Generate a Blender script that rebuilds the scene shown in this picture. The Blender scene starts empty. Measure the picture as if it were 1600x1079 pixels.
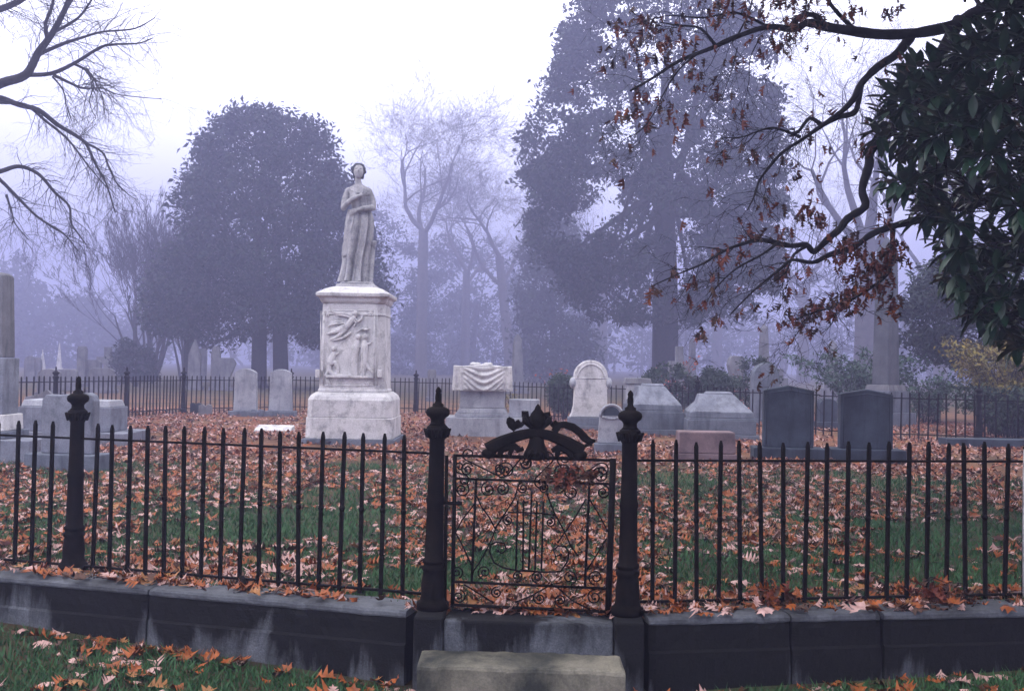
import bpy, bmesh, math, random
import numpy as np
from mathutils import Vector, Matrix, noise as mnoise

sc = bpy.context.scene
COL = sc.collection
PI = math.pi
rnd = random.Random(7)
rng = np.random.default_rng(7)

# ------------------------------------------------------------------ camera
EYE = Vector((0.0, 0.0, 1.29))
cam_d = bpy.data.cameras.new('camera')
cam = bpy.data.objects.new('camera', cam_d)
COL.objects.link(cam)
cam_d.sensor_width = 36.0
cam_d.lens = 36.0
cam_d.clip_start = 0.05
cam_d.clip_end = 2000.0
CAM_R = (Matrix.Rotation(math.radians(90 + 1.09), 3, 'X') @ Matrix.Rotation(math.radians(1.0), 3, 'Z'))
cam.matrix_world = Matrix.Translation(EYE) @ CAM_R.to_4x4()
sc.camera = cam

# ------------------------------------------------------------------ sky, sun, exposure
SUN_DIR = Vector((-0.62, -0.30, 0.72)).normalized()      # towards the sun
world = bpy.data.worlds.new('World')
sc.world = world
world.use_nodes = True
wn, wl = world.node_tree.nodes, world.node_tree.links
wn.clear()
sky = wn.new('ShaderNodeTexSky')
sky.sky_type = 'NISHITA'
sky.sun_disc = False
sky.sun_elevation = math.asin(SUN_DIR.z)
sky.sun_rotation = math.atan2(SUN_DIR.x, SUN_DIR.y)
sky.dust_density = 6.0
geo = wn.new('ShaderNodeTexCoord')
sep = wn.new('ShaderNodeSeparateXYZ')
ramp = wn.new('ShaderNodeValToRGB')                      # overcast: brighter overhead
re_ = ramp.color_ramp.elements
re_.new(0.5)
for e_, p_, c_ in zip(re_, (0.0, 0.2, 0.5), ((10.0, 10.4, 16.5, 1), (25.0, 25.4, 32.0, 1), (37.0, 36.3, 35.5, 1))):
    e_.position = p_; e_.color = c_
mixw = wn.new('ShaderNodeMixRGB')
mixw.inputs[0].default_value = 0.88
bg = wn.new('ShaderNodeBackground')
bg.inputs['Strength'].default_value = 0.1
out = wn.new('ShaderNodeOutputWorld')
wl.new(geo.outputs['Generated'], sep.inputs[0])
wl.new(sep.outputs['Z'], ramp.inputs[0])
wl.new(sky.outputs[0], mixw.inputs[1])
wl.new(ramp.outputs[0], mixw.inputs[2])
wl.new(mixw.outputs[0], bg.inputs[0])
wl.new(bg.outputs[0], out.inputs[0])

sun_d = bpy.data.lights.new('sun', 'SUN')
sun = bpy.data.objects.new('sun', sun_d)
COL.objects.link(sun)
sun_d.energy = 1.15
sun_d.angle = math.radians(30)
sun_d.color = (1.0, 0.97, 0.95)
sun.rotation_euler = SUN_DIR.to_track_quat('Z', 'Y').to_euler()

sc.view_settings.view_transform = 'Standard'
sc.view_settings.look = 'None'
sc.view_settings.gamma = 1.0
sc.view_settings.exposure = 0.0
sc.cycles.use_denoising = True
sc.cycles.max_bounces = 5
sc.cycles.diffuse_bounces = 2
sc.cycles.glossy_bounces = 2
sc.cycles.volume_bounces = 1
sc.cycles.transparent_max_bounces = 4

# ------------------------------------------------------------------ pixel -> place
def ray(px, py):
    return CAM_R @ Vector(((px - 800) / 1600.0, (539.5 - py) / 1600.0, -1.0))

def at(px, py, D):
    r = ray(px, py)
    return EYE + r * (D / r.y)

def G(px, py, z=0.0):
    r = ray(px, py)
    return EYE + r * ((z - EYE.z) / r.z)

def ground_x(px, D, z=0.0):
    """point on the ground at distance D under the picture column px"""
    p = at(px, 580, D)
    return Vector((p.x, D, z))

def onplane(px, py, A, B):
    """ray against the upright plane through A and B"""
    d = (B - A); n = Vector((-d.y, d.x, 0))
    r = ray(px, py)
    return EYE + r * ((A - EYE).dot(n) / r.dot(n))

# ------------------------------------------------------------------ objects
ORIGIN = {}

def link(o):
    COL.objects.link(o)
    return o

def props(o, label=None, cat=None, group=None, kind=None):
    if label: o['label'] = label
    if cat: o['category'] = cat
    if group: o['group'] = group
    if kind: o['kind'] = kind
    return o

def thing(name, loc, label, cat, group=None):
    o = link(bpy.data.objects.new(name, None))
    o.empty_display_size = 0.2
    o.location = loc
    ORIGIN[o.name] = Vector(loc)
    return props(o, label, cat, group)

def np_mesh(name, V, F, mats, midx=None, smooth=False):
    V = np.asarray(V, dtype=np.float32); F = np.asarray(F, dtype=np.int32)
    me = bpy.data.meshes.new(name)
    n, k = F.shape
    me.vertices.add(len(V)); me.vertices.foreach_set('co', V.ravel())
    me.loops.add(n * k); me.loops.foreach_set('vertex_index', F.ravel())
    me.polygons.add(n)
    me.polygons.foreach_set('loop_start', np.arange(0, n * k, k, dtype=np.int32))
    try:
        me.polygons.foreach_set('loop_total', np.full(n, k, dtype=np.int32))
    except Exception:
        pass
    for m in (mats if isinstance(mats, (list, tuple)) else [mats]):
        me.materials.append(m)
    if midx is not None:
        me.polygons.foreach_set('material_index', np.asarray(midx, dtype=np.int32))
    if smooth:
        me.polygons.foreach_set('use_smooth', np.ones(n, dtype=bool))
    me.update(calc_edges=True)
    me.validate()
    return me

class MB:
    """collects world-space shapes; build() links them as ONE mesh object"""
    def __init__(self):
        self.v = []; self.f = []; self.s = []
    def add(self, vs, fs, smooth=False):
        o = len(self.v)
        self.v.extend([tuple(p) for p in vs])
        for f in fs:
            self.f.append(tuple(i + o for i in f)); self.s.append(smooth)
        return self
    def box(self, c, size, rz=0.0, top=None, shift=(0, 0)):
        """box standing on c (centre of its bottom); top = (sx, sy) size of top"""
        sx, sy, sz = size; tx, ty = top if top else (sx, sy)
        cs, sn = math.cos(rz), math.sin(rz); vs = []
        for z, (ax, ay), (ox, oy) in ((0, (sx, sy), (0, 0)), (sz, (tx, ty), shift)):
            for i, j in ((-1, -1), (1, -1), (1, 1), (-1, 1)):
                x, y = i * ax / 2 + ox, j * ay / 2 + oy
                vs.append((c[0] + x * cs - y * sn, c[1] + x * sn + y * cs, c[2] + z))
        return self.add(vs, [(3, 2, 1, 0), (4, 5, 6, 7), (0, 1, 5, 4), (1, 2, 6, 5), (2, 3, 7, 6), (3, 0, 4, 7)])
    def hexa(self, P):
        return self.add(P, [(3, 2, 1, 0), (4, 5, 6, 7), (0, 1, 5, 4), (1, 2, 6, 5), (2, 3, 7, 6), (3, 0, 4, 7)])
    def prism(self, poly, M, th):
        """poly in local x,z; thickness along local y (0..th); M places it"""
        n = len(poly)
        vs = [M @ Vector((x, 0, z)) for x, z in poly] + [M @ Vector((x, th, z)) for x, z in poly]
        fs = [tuple(range(n)), tuple(reversed(range(n, 2 * n)))]
        for i in range(n):
            j = (i + 1) % n
            fs.append((j, i, n + i, n + j))
        return self.add(vs, fs)
    def rings(self, rings, cap=True, smooth=True):
        n = len(rings[0]); vs = [p for r in rings for p in r]; fs = []
        for k in range(len(rings) - 1):
            for i in range(n):
                j = (i + 1) % n
                fs.append((k * n + i, k * n + j, (k + 1) * n + j, (k + 1) * n + i))
        if cap:
            fs.append(tuple(reversed(range(n)))); fs.append(tuple(range((len(rings) - 1) * n, len(rings) * n)))
        return self.add(vs, fs, smooth)
    def lathe(self, c, prof, seg=16, sy=1.0, lean=(0, 0)):
        R = []
        for r, z in prof:
            R.append([(c[0] + lean[0] * z + r * math.cos(2 * PI * i / seg), c[1] + lean[1] * z + sy * r * math.sin(2 * PI * i / seg), c[2] + z) for i in range(seg)])
        return self.rings(R)
    def tube(self, pts, rad, sides=6, cap=True):
        pts = [Vector(p) for p in pts]; n = len(pts)
        if not hasattr(rad, '__len__'): rad = [rad] * n
        R = []; up = Vector((0.13, 0.21, 0.97))
        t0 = (pts[1] - pts[0]).normalized()
        if abs(t0.dot(up)) > 0.95: up = Vector((0.9, 0.3, 0.1))
        a = t0.cross(up).normalized()
        for i, p in enumerate(pts):
            t = (pts[min(i + 1, n - 1)] - pts[max(i - 1, 0)])
            t = t.normalized() if t.length > 1e-9 else t0
            a = (a - t * a.dot(t)); a = a.normalized() if a.length > 1e-6 else t.orthogonal().normalized()
            b = t.cross(a)
            R.append([p + (a * math.cos(2 * PI * k / sides) + b * math.sin(2 * PI * k / sides)) * rad[i] for k in range(sides)])
        return self.rings(R, cap)
    def ball(self, c, r, seg=14, rg=9, M=None):
        if not hasattr(r, '__len__'): r = (r, r, r)
        R = []
        for k in range(rg + 1):
            ph = -PI / 2 + PI * min(max(k, 0.12), rg - 0.12) / rg
            ring = []
            for i in range(seg):
                th = 2 * PI * i / seg
                p = Vector((r[0] * math.cos(ph) * math.cos(th), r[1] * math.cos(ph) * math.sin(th), r[2] * math.sin(ph)))
                if M: p = M @ p
                ring.append(Vector(c) + p)
            R.append(ring)
        return self.rings(R)
    def mesh(self, name, mat, org=Vector((0, 0, 0))):
        me = bpy.data.meshes.new(name)
        me.from_pydata([(x - org[0], y - org[1], z - org[2]) for x, y, z in self.v], [], self.f)
        me.polygons.foreach_set('use_smooth', self.s)
        me.materials.append(mat); me.update()
        return me
    def build(self, name, mat, parent=None, bevel=0.0, loc=None, remesh=0.0, seg=2):
        org = ORIGIN[parent.name] if parent else Vector(loc or (0, 0, 0))
        o = link(bpy.data.objects.new(name, self.mesh(name, mat, org)))
        ORIGIN[o.name] = org
        if parent: o.parent = parent
        else: o.location = org
        if bevel:
            m = o.modifiers.new('edge', 'BEVEL'); m.width = bevel; m.segments = seg; m.limit_method = 'ANGLE'; m.angle_limit = 0.6
        if remesh:
            m = o.modifiers.new('skin', 'REMESH'); m.mode = 'VOXEL'; m.voxel_size = remesh; m.use_smooth_shade = True
            s = o.modifiers.new('soft', 'SMOOTH'); s.factor = 0.5; s.iterations = 1
        return o

def raw(name, me, parent=None, mat4=None):
    o = link(bpy.data.objects.new(name, me))
    if parent is not None:
        o.parent = parent
        ORIGIN[o.name] = ORIGIN[parent.name]
    if mat4 is not None: o.matrix_local = mat4
    return o

# ------------------------------------------------------------------ materials
def mat_new(name):
    m = bpy.data.materials.new(name); m.use_nodes = True
    n, l = m.node_tree.nodes, m.node_tree.links
    return m, n, l, n['Principled BSDF']

def nz(n, l, vec, scale, detail=4, rough=0.55, dist=0.0):
    t = n.new('ShaderNodeTexNoise'); t.inputs['Scale'].default_value = scale
    t.inputs['Detail'].default_value = detail; t.inputs['Roughness'].default_value = rough
    t.inputs['Distortion'].default_value = dist
    if vec is not None: l.new(vec, t.inputs['Vector'])
    return t.outputs['Fac']

def rampn(n, l, fac, stops):
    r = n.new('ShaderNodeValToRGB'); e = r.color_ramp.elements
    while len(e) < len(stops): e.new(0.5)
    for i, (p, c) in enumerate(stops):
        e[i].position = p; e[i].color = (*c, 1) if len(c) == 3 else c
    l.new(fac, r.inputs[0]); return r.outputs[0]

def mixc(n, l, fac, a, b, mode='MIX'):
    x = n.new('ShaderNodeMixRGB'); x.blend_type = mode
    for s, v in ((0, fac), (1, a), (2, b)):
        if isinstance(v, (int, float)): x.inputs[s].default_value = v
        elif isinstance(v, tuple): x.inputs[s].default_value = (*v, 1)
        else: l.new(v, x.inputs[s])
    return x.outputs[0]

def scaled(n, l, vec, s):
    mp = n.new('ShaderNodeMapping'); mp.inputs['Scale'].default_value = s; l.new(vec, mp.inputs['Vector'])
    return mp.outputs[0]

def bump(n, l, b, h, strength, dist=0.01):
    bp = n.new('ShaderNodeBump'); bp.inputs['Strength'].default_value = strength; bp.inputs['Distance'].default_value = dist
    l.new(h, bp.inputs['Height']); l.new(bp.outputs[0], b.inputs['Normal'])

def stone(name, light, mid, stain, amount=0.5, streak=True, grain=60.0, rough=0.85, bs=0.4, samt=None):
    m, n, l, b = mat_new(name)
    pos = n.new('ShaderNodeNewGeometry').outputs['Position']
    a = rampn(n, l, nz(n, l, pos, 2.2, 6, 0.6), [(0.3, mid), (0.68, light)])
    samt = amount if samt is None else samt
    st = nz(n, l, scaled(n, l, pos, (6, 6, 1.1)) if streak else pos, 1.0 if streak else 3.0, 6, 0.62, 0.4)
    sm = rampn(n, l, st, [(0.62 - 0.2 * samt, (0, 0, 0)), (0.80 - 0.15 * samt, (1, 1, 1))])
    blot = rampn(n, l, nz(n, l, pos, 5.0, 7, 0.7), [(0.50, (0, 0, 0)), (0.72, (1, 1, 1))])
    c = mixc(n, l, mixc(n, l, samt, (0, 0, 0), sm), a, stain)
    c = mixc(n, l, mixc(n, l, amount * 0.6, (0, 0, 0), blot), c, stain)
    gr = rampn(n, l, nz(n, l, pos, grain, 3, 0.7), [(0.3, (0.72, 0.72, 0.72)), (0.7, (1.1, 1.1, 1.1))])
    c = mixc(n, l, 1.0, c, gr, 'MULTIPLY')
    l.new(c, b.inputs['Base Color']); b.inputs['Roughness'].default_value = rough
    b.inputs['Specular IOR Level'].default_value = 0.25
    bump(n, l, b, nz(n, l, pos, grain * 0.6, 6, 0.7), bs, 0.012)
    return m

def plain(name, c1, c2, scale=8.0, rough=0.6, bs=0.3, spec=0.3, obj_var=0.0):
    m, n, l, b = mat_new(name)
    tc = n.new('ShaderNodeTexCoord').outputs['Object']
    f = nz(n, l, tc, scale, 5, 0.6)
    c = rampn(n, l, f, [(0.3, c1), (0.7, c2)])
    l.new(c, b.inputs['Base Color']); b.inputs['Roughness'].default_value = rough
    b.inputs['Specular IOR Level'].default_value = spec
    if bs: bump(n, l, b, nz(n, l, tc, scale * 5, 4), bs, 0.006)
    return m

M = {}
M['marble'] = stone('weathered_marble', (0.69, 0.67, 0.68), (0.48, 0.47, 0.49), (0.045, 0.045, 0.055), 1.15, samt=.42)
M['statue'] = stone('statue_marble', (0.50, 0.49, 0.51), (0.25, 0.245, 0.27), (0.035, 0.035, 0.045), 1.15, samt=.5)
M['greymarble'] = stone('grey_marble', (0.40, 0.41, 0.46), (0.24, 0.25, 0.29), (0.04, 0.045, 0.055), 0.95, samt=.5)
M['bluestone'] = stone('blue_grey_granite', (0.17, 0.19, 0.24), (0.09, 0.105, 0.135), (0.025, 0.03, 0.04), 0.65)
M['slate'] = stone('dark_slate', (0.055, 0.075, 0.105), (0.016, 0.022, 0.036), (0.006, 0.007, 0.010), 0.7, grain=110)
M['leadstone'] = stone('lead_grey_marble', (0.25, 0.265, 0.32), (0.13, 0.14, 0.18), (0.03, 0.034, 0.045), 0.95, samt=.6)
M['shaft'] = stone('dark_granite_shaft', (0.11, 0.115, 0.14), (0.06, 0.065, 0.085), (0.02, 0.022, 0.03), 0.6)
M['pink'] = stone('pink_granite', (0.26, 0.18, 0.19), (0.14, 0.095, 0.105), (0.04, 0.03, 0.034), 0.6, streak=False)
M['old'] = stone('old_grey_stone', (0.22, 0.22, 0.245), (0.11, 0.11, 0.13), (0.03, 0.03, 0.038), 0.65)
M['sand'] = stone('sandstone_step', (0.24, 0.22, 0.175), (0.11, 0.105, 0.085), (0.03, 0.032, 0.03), 1.05, streak=False, grain=90)

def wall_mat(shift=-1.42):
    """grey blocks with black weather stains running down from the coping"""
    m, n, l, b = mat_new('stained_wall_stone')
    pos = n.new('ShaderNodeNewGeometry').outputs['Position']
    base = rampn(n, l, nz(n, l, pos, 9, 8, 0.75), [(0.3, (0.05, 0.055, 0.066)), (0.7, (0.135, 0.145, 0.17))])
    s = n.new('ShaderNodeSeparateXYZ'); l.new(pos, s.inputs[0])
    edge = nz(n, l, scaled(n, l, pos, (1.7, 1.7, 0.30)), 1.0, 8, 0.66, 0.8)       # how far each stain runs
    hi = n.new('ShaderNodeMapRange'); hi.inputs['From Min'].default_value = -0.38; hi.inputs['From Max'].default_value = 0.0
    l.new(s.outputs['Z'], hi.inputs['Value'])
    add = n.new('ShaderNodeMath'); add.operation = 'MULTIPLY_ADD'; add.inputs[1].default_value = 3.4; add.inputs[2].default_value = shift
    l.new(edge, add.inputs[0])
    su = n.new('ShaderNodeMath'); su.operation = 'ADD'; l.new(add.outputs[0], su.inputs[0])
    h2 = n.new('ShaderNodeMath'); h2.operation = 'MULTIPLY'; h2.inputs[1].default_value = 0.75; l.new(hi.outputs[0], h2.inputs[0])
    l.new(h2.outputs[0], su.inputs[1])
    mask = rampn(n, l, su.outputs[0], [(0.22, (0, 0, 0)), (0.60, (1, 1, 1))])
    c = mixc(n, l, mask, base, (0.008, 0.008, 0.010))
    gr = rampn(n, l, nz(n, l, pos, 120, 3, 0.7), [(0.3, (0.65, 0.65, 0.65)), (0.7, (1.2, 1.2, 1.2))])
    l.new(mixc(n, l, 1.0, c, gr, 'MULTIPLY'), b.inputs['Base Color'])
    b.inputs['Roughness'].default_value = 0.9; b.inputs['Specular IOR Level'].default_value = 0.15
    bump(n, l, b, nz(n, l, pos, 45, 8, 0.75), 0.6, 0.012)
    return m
M['wall'] = wall_mat(-1.40); M['wall_stain_shade'] = wall_mat(-1.16); M['wall_pale'] = wall_mat(-1.72)  # magnolia-side run: real stains, deepened to paint shade into its colour
M['coping'] = stone('coping_stone', (0.12, 0.128, 0.15), (0.05, 0.054, 0.066), (0.012, 0.012, 0.014), 0.72, streak=False)
M['iron'] = plain('wrought_iron', (0.0015, 0.0015, 0.002), (0.009, 0.006, 0.005), 11, 0.7, 0.5, 0.05)
M['bark'] = plain('dark_bark', (0.010, 0.009, 0.010), (0.03, 0.026, 0.027), 9, 0.9, 0.6, 0.1)
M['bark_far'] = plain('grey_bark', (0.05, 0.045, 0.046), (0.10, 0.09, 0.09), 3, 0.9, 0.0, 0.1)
M['leaf_rust'] = plain('rust_leaf', (0.125, 0.030, 0.007), (0.33, 0.085, 0.016), 22, 0.55, 0, 0.3)
M['leaf_tan'] = plain('pale_leaf_underside', (0.27, 0.145, 0.13), (0.52, 0.33, 0.305), 22, 0.55, 0, 0.3)
M['leaf_dark'] = plain('dead_brown_leaf', (0.03, 0.013, 0.009), (0.085, 0.033, 0.018), 22, 0.55, 0, 0.3)
M['leaf_ochre'] = plain('ochre_leaf', (0.17, 0.07, 0.02), (0.32, 0.14, 0.05), 22, 0.55, 0, 0.3)
M['leaf_hang'] = plain('hanging_oak_leaf', (0.075, 0.018, 0.012), (0.21, 0.052, 0.030), 22, 0.55, 0, 0.25)
M['grass'] = plain('grass_blade', (0.018, 0.058, 0.022), (0.05, 0.125, 0.048), 1.2, 0.6, 0, 0.2)
M['magnolia'] = plain('magnolia_leaf', (0.005, 0.022, 0.012), (0.024, 0.070, 0.036), 6, 0.32, 0, 0.42)
M['ever'] = plain('evergreen_foliage', (0.006, 0.013, 0.012), (0.018, 0.032, 0.026), 0.6, 0.6, 0, 0.2)
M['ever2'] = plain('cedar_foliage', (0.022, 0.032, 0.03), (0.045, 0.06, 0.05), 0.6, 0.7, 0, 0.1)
M['box'] = plain('boxwood_foliage', (0.012, 0.026, 0.016), (0.03, 0.055, 0.03), 2, 0.6, 0, 0.2)
M['redleaf'] = plain('red_autumn_leaf', (0.28, 0.05, 0.03), (0.42, 0.10, 0.06), 4, 0.6, 0, 0.2)
M['yellow'] = plain('yellow_autumn_leaf', (0.08, 0.085, 0.018), (0.27, 0.19, 0.03), 3, 0.6, 0, 0.2)
M['spruce'] = plain('spruce_needle', (0.02, 0.05, 0.032), (0.05, 0.10, 0.06), 3, 0.6, 0, 0.2)

def ground_mat(name, far_mix):
    m, n, l, b = mat_new(name)
    pos = n.new('ShaderNodeNewGeometry').outputs['Position']
    soil = rampn(n, l, nz(n, l, pos, 14, 7, 0.7), [(0.3, (0.02, 0.018, 0.014)), (0.7, (0.055, 0.04, 0.026))])
    grs = rampn(n, l, nz(n, l, pos, 30, 6, 0.7), [(0.3, (0.016, 0.036, 0.018)), (0.7, (0.04, 0.08, 0.038))])
    c = mixc(n, l, rampn(n, l, nz(n, l, pos, 1.1, 5, 0.6), [(0.4, (0, 0, 0)), (0.55, (1, 1, 1))]), soil, grs)
    lit = rampn(n, l, nz(n, l, scaled(n, l, pos, (1, 1, 1)), 9, 6, 0.8), [(0.2, (0.10, 0.035, 0.015)), (0.5, (0.22, 0.085, 0.035)), (0.72, (0.42, 0.27, 0.22))])
    s = n.new('ShaderNodeSeparateXYZ'); l.new(pos, s.inputs[0])
    mr = n.new('ShaderNodeMapRange'); mr.inputs['From Min'].default_value = 9; mr.inputs['From Max'].default_value = 17
    mr.inputs['To Min'].default_value = 0.12; mr.inputs['To Max'].default_value = far_mix; l.new(s.outputs['Y'], mr.inputs['Value'])
    pat = rampn(n, l, nz(n, l, pos, 0.55, 6, 0.65), [(0.36, (0.25, 0.25, 0.25)), (0.56, (1, 1, 1))])
    fac = n.new('ShaderNodeMath'); fac.operation = 'MULTIPLY'; l.new(mr.outputs[0], fac.inputs[0]); l.new(pat, fac.inputs[1])
    far = n.new('ShaderNodeMapRange'); far.inputs['From Min'].default_value = 25; far.inputs['From Max'].default_value = 42
    far.inputs['To Min'].default_value = 1.0; far.inputs['To Max'].default_value = 0.25; l.new(s.outputs['Y'], far.inputs['Value'])
    f2 = n.new('ShaderNodeMath'); f2.operation = 'MULTIPLY'; l.new(fac.outputs[0], f2.inputs[0]); l.new(far.outputs[0], f2.inputs[1])
    l.new(mixc(n, l, f2.outputs[0], c, lit), b.inputs['Base Color'])
    b.inputs['Roughness'].default_value = 0.95; b.inputs['Specular IOR Level'].default_value = 0.1
    bump(n, l, b, nz(n, l, pos, 22, 8, 0.75), 0.8, 0.04)
    return m
M['lawn'] = ground_mat('leaf_strewn_lawn', 0.9)
M['verge'] = ground_mat('verge_ground', 0.5)

# ------------------------------------------------------------------ setting: ground, haze
FA, FB = G(30, 885), G(632, 935)                  # near fence, wing beside the left post
FL = (FB - FA).normalized()
GL, GR = G(676, 951), G(980, 960)                 # gate posts
FC, FD = G(1025, 950), G(1590, 938)               # near fence, other wing
FR = (FD - FC).normalized()

def gz(x, y):
    """gentle unevenness of the ground"""
    return 0.05 * (mnoise.noise(Vector((x * 0.35, y * 0.35, 1.7)))) + 0.02 * mnoise.noise(Vector((x * 1.3, y * 1.3, 4.0))) - 0.02

def sheet(name, xs, ys, zf, mat, front=None):
    V = []; F = []
    nx, ny = len(xs), len(ys)
    for j, y in enumerate(ys):
        for i, x in enumerate(xs):
            yy = y
            if front is not None:
                f = front(x); yy = f + (y - ys[0]) * (ys[-1] - f) / (ys[-1] - ys[0])
            V.append((x, yy, zf(x, yy)))
    for j in range(ny - 1):
        for i in range(nx - 1):
            a = j * nx + i; F.append((a, a + 1, a + nx + 1, a + nx))
    o = link(bpy.data.objects.new(name, np_mesh(name, V, F, mat, smooth=True)))
    props(o, kind='structure')
    return o

def fence_y(x):
    if x < GL.x: return GL.y + (x - GL.x) * FL.y / FL.x
    if x > GR.x: return GR.y + (x - GR.x) * FR.y / FR.x
    return GL.y + (x - GL.x) * (GR.y - GL.y) / (GR.x - GL.x)

xs = sorted(set([-300, -180, -100, -60, -35, -22] + list(np.arange(-16, 16.01, 0.4)) + [22, 35, 60, 100, 180, 300]))
ys = [5.4 + 0.4 * k for k in range(60)] + [31, 35, 42, 55, 75, 100, 140, 200, 300]
sheet('lawn', xs, ys, gz, M['lawn'], front=fence_y)
OUT_Z = -0.372

def out_z(x, y):
    return OUT_Z + 0.048 * max(0.0, min(-x - 0.4, 6.0)) + 0.030 * max(0.0, min(x - 0.3, 6.0)) + 0.6 * gz(x + 40, y)
ys2 = [-55, -25, -10, -4] + list(np.arange(0, 7.6, 0.35)) + [12, 30, 80, 150, 300]
sheet('verge', xs, ys2, lambda x, y: out_z(x, y) if y < 8 else OUT_Z - 0.4, M['verge'])

hz = MB().box((0, 122, -1.9), (640, 370, 35.5)).build('haze', M['iron'])
hm = bpy.data.materials.new('fog'); hm.use_nodes = True
hn = hm.node_tree.nodes; hn.clear()
pv = hn.new('ShaderNodeVolumePrincipled'); ho = hn.new('ShaderNodeOutputMaterial')
pv.inputs['Color'].default_value = (0.435, 0.45, 0.735, 1)
pv.inputs['Density'].default_value = 0.0085
pv.inputs['Anisotropy'].default_value = 0.5
hm.node_tree.links.new(pv.outputs[0], ho.inputs['Volume'])
hz.data.materials.clear(); hz.data.materials.append(hm)
hz['kind'] = 'stuff'

# ------------------------------------------------------------------ low stone walls under the near fence
def wall_run(name, A, d, cuts, label, seed, face='wall'):
    """blocks along A + d*s for s in cuts; front face towards the camera"""
    r = random.Random(seed)
    nrm = Vector((d.y, -d.x, 0))
    if nrm.y > 0: nrm = -nrm
    t = thing(name, A, label, 'wall', 'low walls of stone blocks under the near fence')
    for s0, s1 in zip(cuts[:-1], cuts[1:]):
        g = 0.006; sd = r.uniform(0, 50); fo = 0.118 + r.uniform(-0.006, 0.006); dz = r.uniform(-0.005, 0.004)
        lo = OUT_Z - 0.15
        prof = [(-0.10, lo), (fo + .016, lo), (fo + .016, -.27), (fo + .014, -.20), (fo + .013, -.170), (fo + .001, -.158), (fo, -.11), (fo, -.06), (fo - .002, -.030), (-0.10, -.030)]
        cop = [(-0.12, -.027), (fo + .004, -.027), (fo + .007, -.018), (fo + .004, -.002), (fo - .008, .010 + dz), (fo - .06, .013 + dz), (fo - .14, .012 + dz), (-0.12, .012 + dz)]
        nst = max(3, int((s1 - s0) / .035)) if s0 < 4.5 else 4
        for nm, pf, mt, amp in (('block', prof, M[face], .007), ('coping_stone', cop, M['coping'], .005)):
            RR = []
            for k_ in range(nst + 1):
                s_ = s0 + g + (s1 - s0 - 2 * g) * k_ / nst; ring = []
                e_ = min(k_, nst - k_); pull = .010 if e_ == 0 else 0.0
                for o_, z_ in pf:
                    v_ = Vector((s_ * 9 + sd, z_ * 14, o_ * 6)); dn = amp * mnoise.noise(v_) + amp * .8 * mnoise.noise(v_ * 3.1)
                    chip = max(0.0, mnoise.noise(Vector((s_ * 6 + sd, 7.7, 1.1))) - .28) * .05 if (o_ > .1 and z_ > -.035) else 0.0
                    q = A + d * s_ + nrm * (o_ + (dn if o_ > 0 else 0) - (pull if o_ > .1 else 0) - chip)
                    ring.append((q.x, q.y, z_ + dn * .5 - chip * .5 - (pull * .5 if z_ > -.02 else 0)))
                RR.append(ring)
            MB().rings(RR, smooth=False).build(nm, mt, t)
    return t

def s_of(px, py, A, d):
    p = onplane(px, py, A, A + d); return (p - A).dot(d)
LEFT_D = -FL
sA = Vector((GL.x, GL.y, 0)) + LEFT_D * 0.10
wall_run('stone_wall', sA, LEFT_D, [0, s_of(250, 950, sA, LEFT_D), s_of(-45, 950, sA, LEFT_D), 6.0, 9.0, 12.0, 15.0],
         'stained grey block wall running under the fence from the gate towards the bare tree', 3)
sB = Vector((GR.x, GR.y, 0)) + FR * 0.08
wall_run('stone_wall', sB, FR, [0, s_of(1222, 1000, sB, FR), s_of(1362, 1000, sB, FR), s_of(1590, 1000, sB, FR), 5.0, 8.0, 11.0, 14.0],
         'almost black block wall running under the fence towards the magnolia', 4, 'wall_stain_shade')
# gate sill and step
gd = (GR - GL).normalized(); gn = Vector((gd.y, -gd.x, 0))
grz = math.atan2(gd.y, gd.x)
gm = (GL + GR) / 2
t = thing('gate_sill', (gm.x, gm.y, OUT_Z), 'weathered grey sill block between the two gate posts', 'sill')
q = gm + gn * 0.02
MB().box((q.x, q.y, OUT_Z - 0.1), ((GR - GL).length - 0.155, 0.30, 0.1 - OUT_Z - 0.012), grz).build('block', M['wall_pale'], t, bevel=0.015, seg=3)
q = gm + gn * 0.33
t = thing('stone_step', (q.x, q.y, OUT_Z), 'sandy stone doorstep in front of the gate sill', 'step')
RR = []
for k_ in range(41):
    x_ = -.51 + 1.02 * k_ / 40; ring = []
    for y_, z_ in ((.135, -.02), (-.135, -.02), (-.135, .10), (-.135, .195), (-.128, .209), (-.115, .215), (0, .216), (.135, .215)):
        v_ = Vector((x_ * 8, y_ * 9, z_ * 9 + 3)); dn = .005 * mnoise.noise(v_) + .004 * mnoise.noise(v_ * 3); ed = .012 if k_ in (0, 40) else 0
        chip = max(0, mnoise.noise(Vector((x_ * 7, 2.2, .4))) - .2) * .05 if z_ > .19 and y_ < -.1 else 0
        ring.append((q.x - .03 + (x_ - math.copysign(ed, x_)) , q.y + y_ + dn + chip + x_ * math.tan(grz), OUT_Z + z_ + dn - chip * .6 - ed * .5))
    RR.append(ring)
MB().rings(RR, smooth=False).build('tread', M['sand'], t)
MB().box((q.x - 0.05, q.y - 0.03, OUT_Z - 0.1), (1.10, 0.36, 0.092), grz).build('footing', M['coping'], t, bevel=0.012)

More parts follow.
